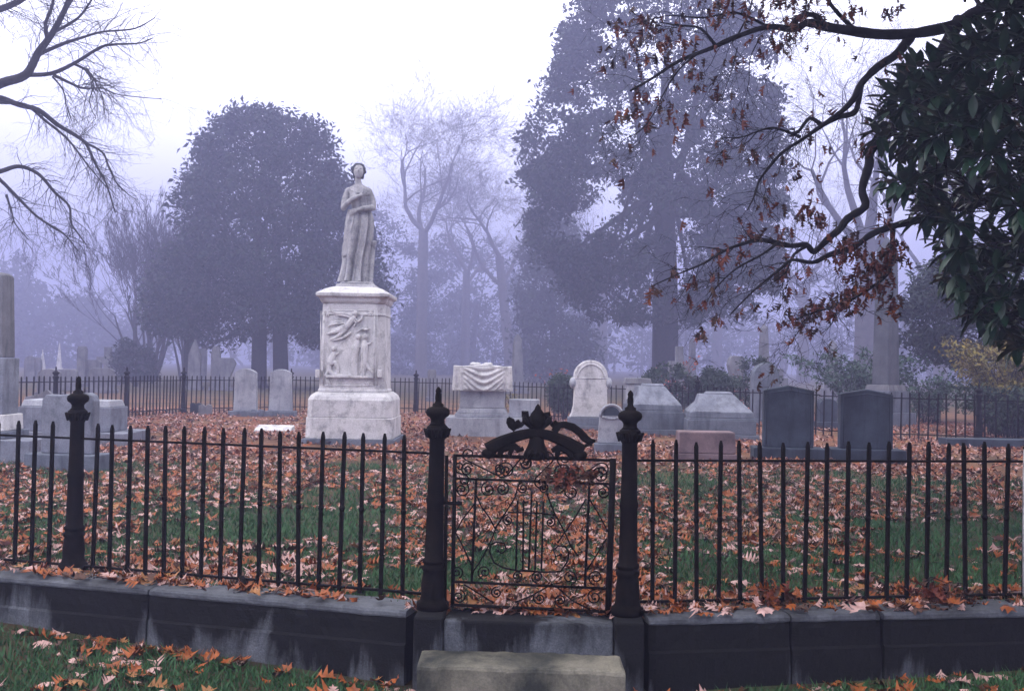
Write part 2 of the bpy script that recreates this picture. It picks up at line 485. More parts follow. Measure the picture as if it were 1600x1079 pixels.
# ------------------------------------------------------------------ iron fence pieces
def post_profile(k=1.0):
    # (radius, height) read off the gate post
    pr = [(0.085, 0.0), (0.085, 0.035), (0.070, 0.045), (0.066, 0.06), (0.062, 0.075), (0.064, 0.12), (0.058, 0.17), (0.054, 0.195),
          (0.062, 0.205), (0.062, 0.222), (0.053, 0.228), (0.053, 0.238), (0.061, 0.244), (0.060, 0.258), (0.050, 0.266),
          (0.047, 0.42), (0.045, 0.545), (0.050, 0.560), (0.050, 0.575), (0.044, 0.590),
          (0.041, 0.75), (0.040, 0.885), (0.046, 0.895), (0.048, 0.915), (0.055, 0.928), (0.058, 0.945), (0.054, 0.955), (0.046, 0.962),
          (0.037, 0.972), (0.036, 0.990), (0.043, 1.002), (0.058, 1.012), (0.064, 1.028), (0.060, 1.045), (0.045, 1.056), (0.030, 1.060),
          (0.030, 1.072), (0.018, 1.080), (0.015, 1.090), (0.017, 1.105), (0.016, 1.12), (0.013, 1.133), (0.016, 1.142), (0.011, 1.155), (0.002, 1.165)]
    return [(r * k, z) for r, z in pr]

def cast_post(parent, base, lean=(0, 0), name='shaft', mat=None, k=1.0):
    """shaft plus leafy capital and finial as separate meshes"""
    pr = post_profile(k)
    sh = MB().lathe(base, pr[:28], 14, lean=lean).build(name, mat or M['iron'], parent)
    cap = MB()
    for i in range(10):                       # leaf tips round the capital
        a = 2 * PI * i / 10
        c = Vector((base[0] + lean[0] * 0.94, base[1] + lean[1] * 0.94, base[2]))
        cap.tube([c + Vector((0.05 * k * math.cos(a), 0.05 * k * math.sin(a), 0.90)), c + Vector((0.062 * k * math.cos(a), 0.062 * k * math.sin(a), 0.935)),
                  c + Vector((0.072 * k * math.cos(a), 0.072 * k * math.sin(a), 0.945))], [0.012, 0.011, 0.004], 5)
    cap.build('capital', M['iron'], sh)
    MB().lathe(base, pr[27:], 14, lean=lean).build('finial', mat or M['iron'], sh)

def picket_mesh(h, w, collar, kind=0):
    b = MB(); a = w / 2
    b.box((0, 0, 0), (w, w, h - 0.03), 0)
    b.box((0, 0, h - 0.03), (w * 1.04, w * 1.04, 0.03), 0, top=(w * 0.5, w * 0.5))
    if collar:
        b.lathe((0, 0, collar), [(a * 1.1, -0.016), (a * 1.75, -0.006), (a * 1.75, 0.006), (a * 1.1, 0.016)], 8)
    return b.mesh('picket', M['iron'])

def near_fence(A, d, pxs, pys, label, posts):
    org = A.copy()
    t = thing('iron_fence', org, label, 'fence', 'near iron fence beside the gate')
    pm = picket_mesh(0.885, 0.0185, 0.46)
    ss = []
    for px in pxs:
        p = onplane(px, 760, A, A + d); s = (p - A).dot(d); ss.append(s)
        o = raw('picket', pm, t, Matrix.Translation(A + d * s + Vector((0, 0, 0.012)) - org)
                @ Matrix.Rotation(rnd.gauss(0, 0.011), 4, 'Y') @ Matrix.Rotation(math.atan2(d.y, d.x), 4, 'Z'))
        o.scale = (1, 1, 1 + rnd.uniform(-0.008, 0.008))
    s0, s1 = min(ss) - 0.35, max(ss) + 0.12
    return t, s0, s1

def rail(t, A, d, s0, s1, z, w=0.022, h=0.012):
    n = max(2, int(abs(s1 - s0) / 0.5)); pts = []
    mid = A + d * ((s0 + s1) / 2)
    MB().box((mid.x, mid.y, z), (abs(s1 - s0), w, h), math.atan2(d.y, d.x)).build('rail', M['iron'], t)

A0 = Vector((FA.x, FA.y, 0))
lp = [-330, -298, -267, -236, -206, -176, -147, -118, -90, -62, -34, -5, 26, 52, 79, 148, 174, 202, 230, 259, 288, 317, 347, 377, 407, 438, 469, 501, 533, 565, 598, 632]
t, s0, s1 = near_fence(A0, FL, lp, None, 'black picket fence with a slim turned post, beside the gate towards the bare tree', None)
rail(t, A0, FL, s0, s1 + 0.02, 0.795); rail(t, A0, FL, s0, s1 + 0.02, 0.032)
pp = onplane(114, 900, A0, A0 + FL); pp.z = 0.012
cast_post(t, pp, lean=(0.004, 0), name='post')
cast_post(t, pp - FL * (GL - pp).length, lean=(0.004, 0), name='post')
t.name
# scrolled foot under the rail, on the coping
s = s_of(380, 915, A0, FL); q = A0 + FL * s
MB().lathe((q.x, q.y - 0.03, 0.012), [(0.05, 0), (0.045, 0.012), (0.02, 0.03), (0.012, 0.05)], 8, sy=0.7).build('stay_foot', M['iron'], t)

B0 = Vector((FC.x, FC.y, 0))
rp = [1022, 1057, 1091, 1125, 1159, 1193, 1226, 1259, 1291, 1324, 1356, 1387, 1418, 1449, 1480, 1510, 1541, 1571, 1601, 1630, 1660, 1690, 1721, 1752, 1783, 1815, 1848, 1882, 1916, 1950]
t, s0, s1 = near_fence(B0, FR, rp, None, 'black picket fence above the darkest wall, beside the gate towards the magnolia', None)
rail(t, B0, FR, s0 + 0.2, s1, 0.785); rail(t, B0, FR, s0 + 0.2, s1, 0.032)

for P, ln, lb in ((GL, (0.008, 0), 'cast iron gate post with ball finial, hung with the gate latch bar'), (GR, (0.0, 0), 'cast iron gate post with ball finial beside the small arched headstone')):
    t = thing('gate_post', (P.x, P.y, -0.05), lb, 'gate post', 'pair of gate posts')
    MB().box((P.x, P.y - 0.02, OUT_Z - 0.1), (0.15, 0.34, 0.1 - OUT_Z + 0.004), grz).build('plinth', M['wall'], t, bevel=0.012)
    cast_post(t, (P.x, P.y, 0.004), lean=ln)

# ------------------------------------------------------------------ the gate
gA, gB = GL + Vector((0, -0.005, 0)), GR + Vector((0, -0.005, 0))
def gp(px, py, dy=0.0):
    p = onplane(px, py, gA, gB); return p + gn * dy
gate = thing('iron_gate', (gm.x, gm.y, 0.0), 'black wrought iron gate with scrollwork and an arched leafy crest', 'gate')
def bar(px0, py0, px1, py1, w, name='rail'):
    a, b = gp(px0, py0), gp(px1, py1)
    MB().tube([a, b], w, 6).build(name, M['iron'], gate)
bar(698, 711, 695, 945, 0.010, 'stile'); bar(711, 710, 707, 948, 0.011, 'stile'); bar(958, 716, 950, 962, 0.017, 'stile')
bar(709, 711, 958, 719, 0.008); bar(710, 747, 956, 756, 0.007); bar(706, 908, 953, 919, 0.008); bar(704, 944, 951, 955, 0.009)
bar(744, 749, 737, 910, 0.007, 'upright'); bar(921, 755, 914, 917, 0.007, 'upright')
for x0, x1, y0 in ((809, 806, 781), (818, 817, 781), (831, 826, 766), (839, 836, 782), (849, 846, 783)):
    bar(x0, y0, x1, 890, 0.0052, 'harp_bar')
bar(680, 785, 722, 786, 0.011, 'latch_bar')
def spiral(cx, cy, r, a0, turns, sgn, n=22, r1=0.22):
    out_ = []
    for i in range(n + 1):
        u = i / n
        rr = r * (1 - u) + r * r1 * u
        a = a0 + sgn * u * turns * 2 * PI
        out_.append((cx + rr * math.cos(a), cy - rr * math.sin(a)))
    return out_
def iron_line(pts, r=0.0042, name='scroll'):
    W = [gp(x, y, 0.004) for x, y in pts]
    b = MB().tube(W, r, 5)
    b.ball(W[-1], r * 1.8, 6, 4)
    return b.build(name, M['iron'], gate)
def s_scroll(x0, y0, x1, y1, r, s0=1, s1=1, name='scroll', t=1.35):
    """bar from (x0,y0) to (x1,y1) with a curl at both ends"""
    d = Vector((x1 - x0, -(y1 - y0))).normalized()
    n0 = Vector((-d.y, d.x)) * s0; n1 = Vector((-d.y, d.x)) * s1
    c0 = Vector((x0, -y0)) + n0 * r; c1 = Vector((x1, -y1)) + n1 * r
    a0 = math.atan2(-n0.y, -n0.x); a1 = math.atan2(-n1.y, -n1.x)
    p0 = spiral(c0.x, -c0.y, r, a0, t, -s0); p1 = spiral(c1.x, -c1.y, r, a1, t, s1)
    iron_line(list(reversed(p0)) + p1, name=name)
# top band
s_scroll(728, 718, 775, 741, 10, 1, 1); s_scroll(727, 741, 716, 738, 9, 1, -1, t=1.2)
s_scroll(792, 742, 812, 718, 11, 1, -1); s_scroll(838, 745, 862, 722, 11, -1, 1); s_scroll(905, 745, 935, 724, 11, 1, -1)
s_scroll(872, 722, 888, 748, 11, 1, -1)
for cx, cy, r, a0, sg in ((730, 733, 11, 0.5, 1), (791, 734, 13, 2.6, -1), (878, 738, 14, 0.5, 1), (938, 742, 13, 2.6, -1), (823, 722, 10, 3.1, 1)):
    iron_line(spiral(cx, cy, r, a0, 1.6, sg))
# small scrolls along the upper and lower rails
for cx, cy, r, a0, sg in ((722, 764, 12, 1.4, -1), (763, 764, 12, 1.7, 1), (785, 763, 11, 1.4, -1), (817, 762, 9, 1.6, 1), (849, 762, 8, 1.5, -1), (893, 768, 12, 1.6, 1), (942, 768, 11, 1.5, -1),
                          (714, 893, 10, -1.2, 1), (757, 893, 11, -1.8, -1), (808, 899, 9, 4.6, 1), (840, 900, 10, -1.6, -1), (890, 901, 12, -1.4, 1), (931, 901, 12, -1.8, -1),
                          (717, 931, 11, 1.4, -1), (776, 925, 9, 1.6, 1), (843, 934, 11, 1.4, 1), (876, 937, 10, -1.5, -1), (929, 932, 12, 1.5, 1)):
    iron_line(spiral(cx, cy, r, a0, 1.55, sg))
# diagonals and lyre
iron_line([(744, 772), (752, 790), (765, 808), (774, 826), (768, 842), (758, 862), (748, 880), (739, 892)])
iron_line([(812, 752), (804, 778), (790, 800), (775, 823)])
iron_line([(852, 756), (856, 775), (866, 800), (880, 826), (892, 852), (902, 866)])
iron_line([(916, 778), (900, 805), (886, 826), (872, 846)])
iron_line([(709, 826), (722, 850), (736, 880)]); iron_line([(708, 838), (722, 812), (742, 786)])
iron_line([(920, 778), (934, 800), (949, 828)]); iron_line([(948, 840), (932, 866), (917, 890)])
iron_line([(793, 800), (820, 800), (845, 801), (865, 804)], 0.004, 'lyre_bar')
iron_line(spiral(794, 812, 9, 1.6, 1.5, 1)); iron_line(spiral(860, 815, 8, 1.5, 1.5, -1))
iron_line([(840, 892), (810, 891), (786, 886), (772, 878), (765, 862), (767, 850), (776, 846), (788, 848), (791, 858), (784, 864), (778, 860)], 0.005, 'lyre_arm')
iron_line([(815, 890), (850, 893), (876, 892), (887, 876), (889, 862), (883, 852), (872, 852), (865, 859), (868, 868), (876, 866)], 0.005, 'lyre_arm')
iron_line([(725, 912), (748, 926), (770, 940)]); iron_line([(805, 940), (830, 930), (862, 912)]); iron_line([(870, 916), (895, 938), (920, 950)])
# crest: arch, finial, leaves
def arch(pts, h, th, name):
    """flat cast bar h tall (px list is its centre line), th thick"""
    b = MB(); R = []
    n = len(pts)
    for i, (x, y) in enumerate(pts):
        x0, y0 = pts[max(i - 1, 0)]; x1, y1 = pts[min(i + 1, n - 1)]
        t_ = Vector((x1 - x0, y1 - y0)).normalized(); nn = Vector((-t_.y, t_.x))
        hh = h[i] if hasattr(h, '__len__') else h
        ring = []
        for u, w in ((-1, -0.6), (-0.6, -1), (0.6, -1), (1, -0.6), (1, 0.6), (0.6, 1), (-0.6, 1), (-1, 0.6)):
            ring.append(gp(x + nn.x * u * hh, y + nn.y * u * hh, w * th))
        R.append(ring)
    b.rings(R, smooth=False)
    return b.build(name, M['iron'], crest)
crest_p = gp(838, 714)
crest = MB().tube([gp(770, 712), gp(915, 717)], 0.011, 6).build('crest', M['iron'], gate)
def arc_pts(x0, x1, ytop, yend0, yend1, n=14, ex=2.0):
    r_ = []
    for i in range(n + 1):
        u = i / n; k = abs(2 * u - 1) ** ex
        r_.append((x0 + (x1 - x0) * u, ytop + k * ((yend0 if u < 0.5 else yend1) - ytop)))
    return r_
arch(arc_pts(762, 910, 676, 702, 706, ex=1.7), [11, 10.5, 10, 9, 8.5, 8, 7.5, 7.5, 7.5, 8, 8.5, 9, 10, 10.5, 11.5], 0.022, 'arch')
for x, y in ((764, 708), (906, 711)):
    MB().ball(gp(x, y), (0.04, 0.028, 0.028), 10, 7).build('scroll_end', M['iron'], crest)
c = gp(838, 716)
MB().lathe(c, [(0.02, -0.01), (0.062, 0.0), (0.068, 0.02), (0.06, 0.04), (0.05, 0.06), (0.042, 0.08), (0.036, 0.12)], 10, sy=0.55).build('boss', M['iron'], crest)
fin = MB().lathe(c + Vector((0.004, 0, 0)), [(.02, .135), (.026, .148), (.042, .16), (.058, .18), (.060, .20), (.05, .215), (.040, .224), (.036, .236), (.026, .248), (.018, .258), (.014, .27), (.003, .286)], 12, sy=.55)
for i in range(7):
    a = PI * (i / 6) ; x_ = math.cos(a)
    fin.tube([c + Vector((.03 * x_, -.012, .165)), c + Vector((.066 * x_, -.02, .195)), c + Vector((.075 * x_, -.016, .222))], [.012, .014, .004], 6)
fin.build('finial', M['iron'], crest)
for i in range(5):
    a = -0.9 + 0.45 * i
    MB().tube([c + Vector((0.012 * math.sin(a), -0.012, 0.055)), c + Vector((0.045 * math.sin(a), -0.03, 0.03)), c + Vector((0.055 * math.sin(a), -0.028, 0.004))], [0.012, 0.012, 0.005], 6).build('boss_leaf', M['iron'], crest)
def leafy(pts, w, name='crest_leaf'):
    return arch(pts, [v * 1.12 for v in w], 0.016, name)
leafy([(806, 671), (800, 664), (797, 657), (794, 652)], [4, 6, 6, 2]); leafy([(806, 668), (810, 660), (808, 656)], [4, 5, 2])
leafy([(800, 668), (814, 664), (824, 654), (822, 646), (815, 646)], [4, 3, 3, 5, 4])
leafy([(876, 668), (864, 664), (856, 654), (853, 647), (860, 646)], [4, 3, 3, 5, 3])
leafy([(866, 674), (872, 665), (866, 657)], [5, 6, 2])
leafy([(868, 664), (882, 663), (895, 667), (906, 675), (914, 684), (922, 690), (930, 688)], [4, 5, 5.5, 5.5, 5.5, 5, 2])
leafy([(918, 686), (922, 694), (914, 696)], [4, 4, 2])
leafy([(812, 702), (804, 697), (794, 697), (784, 702), (780, 712)], [3, 5, 6, 5, 3]); leafy([(800, 700), (797, 708), (798, 714)], [4, 3, 2])
leafy([(818, 700), (808, 704), (806, 698)], [3, 3, 2])
leafy([(862, 704), (872, 699), (882, 700), (890, 706), (893, 714)], [3, 5, 6, 5, 3]); leafy([(873, 702), (870, 710), (871, 716)], [4, 3, 2])

p = onplane(1604, 935, B0, B0 + FR); p.z = -.02
t = thing('marker_post', p + Vector((0, -.03, 0)), 'pale weathered post standing at the end of the fence by the magnolia', 'post')
MB().lathe((p.x, p.y - .03, -.02), [(.034, 0), (.033, .3), (.030, .8), (.026, .88), (.008, .9)], 10, lean=(-.012, 0)).build('shaft', M['marble'], t)

# ------------------------------------------------------------------ far fence round the plot
def far_fence(pix, label, post_px, pick_gap):
    P = [G(x, y) for x, y in pix]
    for p in P: p.z = 0.0
    t = thing('iron_fence', P[0], label, 'fence', 'far iron fence behind the graves')
    pm = picket_mesh(0.90, 0.024, 0)
    tot = 0
    for a, b in zip(P[:-1], P[1:]):
        d = (b - a); L = d.length; d.normalize()
        n = int(L / pick_gap)
        for i in range(n):
            q = a + d * ((i + 0.5) * L / n)
            zz = gz(q.x, q.y)
            raw('picket', pm, t, Matrix.Translation(Vector((q.x, q.y, zz + 0.02)) - P[0]) @ Matrix.Rotation(rnd.uniform(-0.02, 0.02), 4, 'Y')); tot += 1
        zm = (gz(a.x, a.y) + gz(b.x, b.y)) / 2
        m_ = (a + b) / 2
        for z in (0.80, 0.12):
            MB().box((m_.x, m_.y, z + zm), (L + 0.02, 0.03, 0.02), math.atan2(d.y, d.x)).build('rail', M['iron'], t)
    for x in post_px:
        for i in range(len(pix) - 1):
            if pix[i][0] <= x <= pix[i + 1][0]:
                p = onplane(x, 600, P[i], P[i + 1]); p.z = gz(p.x, p.y) - 0.02
                MB().lathe(p, [(r * 1.15, z * 0.98) for r, z in post_profile()], 10).build('post', M['iron'], t)
    return tot
n1 = far_fence([(-60, 662), (90, 656), (198, 651), (287, 645), (450, 642), (650, 645), (800, 652), (905, 657)],
          'thin iron fence with turned posts behind the two arched headstones and the statue', [87, 198, 287, 455, 650], 0.118)
n2 = far_fence([(915, 657), (1100, 668), (1280, 680), (1400, 686), (1530, 691), (1600, 694), (1690, 700)],
          'thin iron fence behind the hip roofed tombs and dark slate headstones', [1090, 1530], 0.155)

# ------------------------------------------------------------------ graves: helpers
def foot(px, py):
    """ground point under the picture point (px, py), with pixels per metre there"""
    p = G(px, py); p.z = gz(p.x, p.y) - 0.02
    return p, 1600.0 / p.y

def blk(t, c, w, d, h, z, mat, name='block', bevel=0.012, top=None, rz=0.0, shift=(0, 0)):
    return MB().box((c[0], c[1], c[2] + z), (w, d, h), rz, top, shift).build(name, mat, t, bevel=bevel, seg=2)

def mat_at(c, rz=0.0):
    return Matrix.Translation(Vector(c)) @ Matrix.Rotation(rz, 4, 'Z')

# ---- the statue monument
p, k = foot(546, 691)
MX = Vector((p.x - .03, p.y + 0.75, p.z))
mon = thing('pedestal', MX, 'tall white marble pedestal with relief figures carrying the statue', 'monument')
def octo(w, ch):
    w *= .95; ch *= .95
    a = w / 2; c_ = ch
    return [(-a + c_, -a), (a - c_, -a), (a, -a + c_), (a, a - c_), (a - c_, a), (-a + c_, a), (-a, a - c_), (-a, -a + c_)]
def octo_stack(levels, name, mat, bevel=0.008):
    b = MB(); R = []
    for w, ch, z in levels:
        R.append([(MX.x + x, MX.y + y, MX.z + z) for x, y in octo(w, ch)])
    b.rings(R, smooth=False)
    return b.build(name, mat, mon, bevel=bevel)
octo_stack([(1.58, .01, 0), (1.58, .01, .11)], 'plinth', M['bluestone'])
octo_stack([(1.49, .09, .113), (1.48, .09, .455)], 'base_block', M['marble'], .012)
octo_stack([(1.45, .10, .458), (1.44, .10, .74), (1.38, .11, .80), (1.27, .12, .845), (1.22, .12, .862)], 'base_block', M['marble'], .012)
octo_stack([(1.17, .14, .864), (1.17, .14, .90), (1.14, .14, .92), (1.08, .135, 2.12)], 'die', M['marble'])
octo_stack([(1.105, .135, 2.123), (1.105, .135, 2.15), (1.085, .13, 2.16), (1.075, .13, 2.31)], 'frieze', M['marble'])
octo_stack([(1.08, .12, 2.313), (1.14, .11, 2.35), (1.17, .10, 2.40), (1.27, .08, 2.43), (1.28, .08, 2.475), (1.27, .08, 2.485), (1.0, .08, 2.56), (.78, .08, 2.60)], 'cornice', M['marble'])
# relief panel on the front
fy = lambda z: MX.y - (1.14 + (1.08 - 1.14) * (z - .92) / 1.2) / 2 * .95
def rpt(px, py):
    """point on the front face from the picture"""
    q = onplane(px, py, Vector((MX.x - 1, fy(1.5), 0)), Vector((MX.x + 1, fy(1.5), 0)))
    return Vector((q.x, fy(q.z - MX.z), q.z))
def R4(x, y):                                   # zoomed-crop coordinates -> place
    return rpt(480 + x / 4.313, 440 + y / 4.313)
b = MB()
f0, f1 = .93, 2.11
for (x0, y0, x1, y1, w) in ((112, 195, 112, 700, .012), (452, 195, 452, 700, .012), (112, 195, 452, 195, .012), (112, 700, 452, 700, .012), (92, 195, 88, 700, .008), (470, 195, 474, 700, .008)):
    b.tube([R4(x0, y0), R4(x1, y1)], w, 6)
b.build('panel_border', M['marble'], mon)
sill_a, sill_b = R4(128, 637), R4(448, 640)
mid = (sill_a + sill_b) / 2
blk(mon, (mid.x, mid.y - 0.02, mid.z - 0.02), (sill_b - sill_a).length, .09, .04, 0, M['marble'], 'ledge', .006)
for x, y in ((138, 215), (430, 213), (148, 683), (408, 683)):
    q = R4(x, y); bb = MB()
    bb.ball(q, (.03, .02, .03), 10, 7)
    for i in range(6):
        a = i * PI / 3; bb.ball(q + Vector((.034 * math.cos(a), 0, .034 * math.sin(a))), (.02, .018, .02), 8, 6)
    bb.build('rosette', M['marble'], mon)
for x, y in ((72, 620), (490, 620)):
    q = R4(x, y); blk(mon, (q.x, q.y + .03, q.z - .06), .075, .13, .13, 0, M['marble'], 'bracket', .01)
def relief(parts, name='relief_figure'):
    bb = MB()
    for pts, r in parts:
        W = [R4(x, y) + Vector((0, -0.020, 0)) for x, y in pts]
        rr = [v / 4.313 / 98 for v in (r if hasattr(r, '__len__') else [r] * len(W))]
        bb.tube(W, rr, 8)
        bb.ball(W[0], rr[0], 8, 6); bb.ball(W[-1], rr[-1], 8, 6)
        if len(pts) == 2: bb.ball(W[0] + Vector((0, -.022, 0)), rr[0] * 1.15, 10, 8)
    bb.v = [(x, MX.y - .522 + (y - (MX.y - .522)) * .66 - .010, z) for x, y, z in bb.v]
    return bb.build(name, M['marble'], mon, remesh=.0055)
# winged figure flying across the top
relief([([(326, 212), (327, 222)], [15, 16]), ([(318, 238), (300, 258), (282, 285), (262, 305)], [14, 22, 20, 22]),
        ([(320, 250), (345, 268), (368, 250), (372, 225)], [10, 9, 8, 6]), ([(305, 255), (330, 275), (318, 300)], [8, 8, 6]),
        ([(262, 300), (225, 325), (185, 340), (135, 352)], [22, 20, 16, 7]), ([(258, 320), (225, 355), (190, 378), (160, 388)], [18, 16, 12, 6]),
        ([(240, 300), (200, 318), (165, 325)], [12, 10, 5]), ([(290, 345), (255, 372), (215, 388), (175, 396)], [10, 10, 8, 4])])
relief([([(300, 228), (250, 212), (205, 212), (170, 200)], [9, 11, 9, 4]), ([(290, 240), (240, 226), (195, 224)], [8, 9, 4])], 'relief_wing')
relief([([(250, 280), (205, 282), (160, 290), (140, 302)], [7, 8, 7, 4]), ([(235, 268), (190, 268), (150, 288)], [5, 6, 3])], 'relief_wing')
# two figures standing together
relief([([(346, 372), (346, 384)], [16, 16]), ([(340, 405), (332, 440), (322, 480), (322, 530), (325, 620)], [17, 26, 26, 22, 20]),
        ([(320, 420), (300, 450), (320, 462), (345, 440)], [10, 9, 8, 8]), ([(310, 480), (305, 550), (308, 618)], [14, 12, 10])])
relief([([(394, 370), (392, 384)], [17, 17]), ([(388, 405), (388, 440), (385, 485), (388, 530), (378, 622)], [17, 27, 26, 24, 16]),
        ([(395, 415), (418, 420), (436, 404)], [9, 8, 5]), ([(395, 530), (412, 580), (440, 612)], [14, 12, 8]), ([(372, 430), (352, 438)], [9, 7])])
# kneeling figure
relief([([(182, 452), (182, 464)], [15, 15]), ([(180, 485), (168, 515), (158, 545)], [16, 24, 26]), ([(185, 495), (212, 480), (205, 468)], [9, 8, 5]),
        ([(160, 548), (190, 545), (205, 580), (205, 618)], [22, 18, 14, 12]), ([(150, 560), (150, 600), (180, 622), (230, 628)], [18, 18, 14, 8]), ([(150, 590), (130, 622), (118, 634)], [12, 9, 5])])
relief([([(330, 340), (370, 318), (400, 322)], [5, 9, 10]), ([(398, 322), (398, 296)], [9, 4]), ([(402, 322), (424, 312)], [8, 4])], 'relief_bird')

# the marble woman
SZ = MX.z + 2.601
st = thing('statue', (MX.x, MX.y, SZ), 'weathered marble woman in a long robe standing on the relief pedestal', 'statue')
lean = 0.0
def sp(x, y, z):                       # statue coordinates
    return Vector((MX.x - .02 + x * 1.02, MX.y + y * 1.05, SZ + 0.10 + z * 1.06))
b = MB()
b.box((MX.x, MX.y, SZ), (.66, .62, .05), 0, top=(.62, .58)); b.build('statue_base', M['statue'], st, bevel=.01)
b = MB()
R = []
for z, rr in ((.052, .29), (.08, .285), (.10, .262), (.105, .2)):
    R.append([(MX.x - .02 + (rr + .012 * math.sin(5 * a) + .008 * math.sin(11 * a + 1)) * math.cos(a), MX.y + (rr + .01 * math.sin(7 * a)) * .92 * math.sin(a), SZ + z) for a in [2 * PI * i / 40 for i in range(40)]])
b.rings(R); b.build('ground_mound', M['statue'], st)
lev = [  # z, cx, cy, a, b, fold amplitude
    (0.00, -.035, 0, .222, .215, .030), (.03, -.035, 0, .215, .205, .030), (.10, -.03, 0, .200, .185, .028), (.25, -.02, 0, .190, .17, .025), (.45, -.01, 0, .188, .165, .022),
    (.62, 0, 0, .192, .162, .020), (.78, .0, 0, .198, .160, .017), (.92, .01, 0, .198, .155, .013), (1.02, .012, 0, .186, .145, .010), (1.10, .012, 0, .165, .128, .007),
    (1.17, .012, 0, .148, .115, .005), (1.25, .008, -.005, .156, .125, .005), (1.33, .004, -.01, .168, .138, .006), (1.40, .0, -.005, .182, .130, .006), (1.46, .0, 0, .192, .108, .004),
    (1.50, 0, .005, .175, .092, .002), (1.53, 0, .006, .120, .078, .0), (1.555, 0, .004, .070, .066, 0), (1.58, 0, -.002, .056, .058, 0), (1.63, .0, -.012, .053, .056, 0), (1.66, 0, -.016, .05, .055, 0)]
N = 120
def lerp_lev(z):
    for a_, c_ in zip(lev[:-1], lev[1:]):
        if a_[0] <= z <= c_[0]:
            u = (z - a_[0]) / (c_[0] - a_[0]); u = u * u * (3 - 2 * u) if False else u
            return [a_[i] + (c_[i] - a_[i]) * u for i in range(6)]
    return list(lev[-1])
R = []
for j in range(84):
    z = 1.66 * j / 83
    _, cx, cy, a_, b_, am = lerp_lev(z)
    ring = []
    for i in range(N):
        th = 2 * PI * i / N
        w = mnoise.noise(Vector((math.cos(th) * 1.3, math.sin(th) * 1.3, z * .55)))
        ph = th + .10 * math.sin(z * 2.1) + .25 * w
        fo = am * (math.cos(13 * ph) * .8 + .8 * math.cos(7 * ph + 1.3 + z * .8) + .35 * math.cos(21 * ph + .6))
        fo = fo * (1.2 if fo > 0 else 2.1)
        # knee pressing forward under the cloth
        kn = .035 * math.exp(-((z - .56) / .22) ** 2) * max(0, math.cos(th + PI / 2 + .45)) ** 6
        x = (a_ + fo + kn) * math.cos(th); y = (b_ + fo + kn * 1.2) * math.sin(th)
        if 1.27 < z < 1.42:                         # bust
            for bx in (-.075, .075):
                y -= .035 * math.exp(-((x - bx) / .055) ** 2 - ((z - 1.345) / .055) ** 2) * (1 if y < 0 else 0)
        sw = .052 * math.sin((z - .35) / 1.2 * PI) if z > .35 else -.02 * (.35 - z) / .35
        ring.append(sp(cx + x + sw, cy + y, z))
    R.append(ring)
body = MB(); body.rings(R)
# overskirt: heavy fold swung round the hip and falling at her side
R = []
for j in range(30):
    u = j / 29
    z = 1.12 - .56 * u
    _, cx, cy, a_, b_, am = lerp_lev(z)
    ring = []
    half = 1.05 - .25 * u
    for i in range(26):
        v = i / 25
        th = PI + .28 + (v - .5) * 2 * half
        off = .012 + .012 * math.sin(v * 19 + u * 3) + .022 * u
        zz = z - .10 * math.sin(v * PI) * u - .10 * v * u + .05 * (1 - v) * (1 - u)
        ring.append(sp(cx + (a_ + off) * math.cos(th), cy + (b_ + off) * math.sin(th), zz))
    for i in range(25, -1, -1):
        v = i / 25
        th = PI + .28 + (v - .5) * 2 * half
        zz = z - .10 * math.sin(v * PI) * u - .10 * v * u + .05 * (1 - v) * (1 - u)
        ring.append(sp(cx + (a_ - .03) * math.cos(th), cy + (b_ - .03) * math.sin(th), zz))
    R.append(ring)
body.rings(R)
body.tube([sp(-.21, -.03, .62), sp(-.225, -.02, .45), sp(-.215, -.01, .28), sp(-.20, 0, .12)], [.03, .035, .03, .02], 8)
# waist roll
W = [sp(.012 + .165 * math.cos(a), .135 * math.sin(a), 1.10 - .05 * math.cos(a) + .01 * math.sin(3 * a)) for a in [PI + .2 + i * (PI * 1.05) / 14 for i in range(15)]]
body.tube(W, [.018 + .008 * math.sin(i * 1.9) for i in range(15)], 8)
# arms: one folded across the breast, the other held at the waist
def limb(pts, rad):
    body.tube(pts, rad, 12); body.ball(pts[0], rad[0], 12, 8); body.ball(pts[-1], rad[-1], 12, 8)
limb([sp(-.165, .0, 1.45), sp(-.205, .0, 1.36), sp(-.232, -.02, 1.25), sp(-.235, -.045, 1.17)], [.062, .058, .052, .048])
limb([sp(-.235, -.045, 1.17), sp(-.17, -.115, 1.235), sp(-.07, -.165, 1.30), sp(.03, -.175, 1.345), sp(.075, -.165, 1.36)], [.048, .047, .042, .032, .026])
limb([sp(.165, .0, 1.45), sp(.21, .0, 1.36), sp(.245, -.02, 1.25), sp(.25, -.04, 1.185)], [.062, .06, .056, .052])
limb([sp(.25, -.04, 1.185), sp(.20, -.12, 1.165), sp(.12, -.165, 1.155), sp(.05, -.175, 1.14), sp(.02, -.172, 1.125)], [.052, .05, .044, .032, .027])
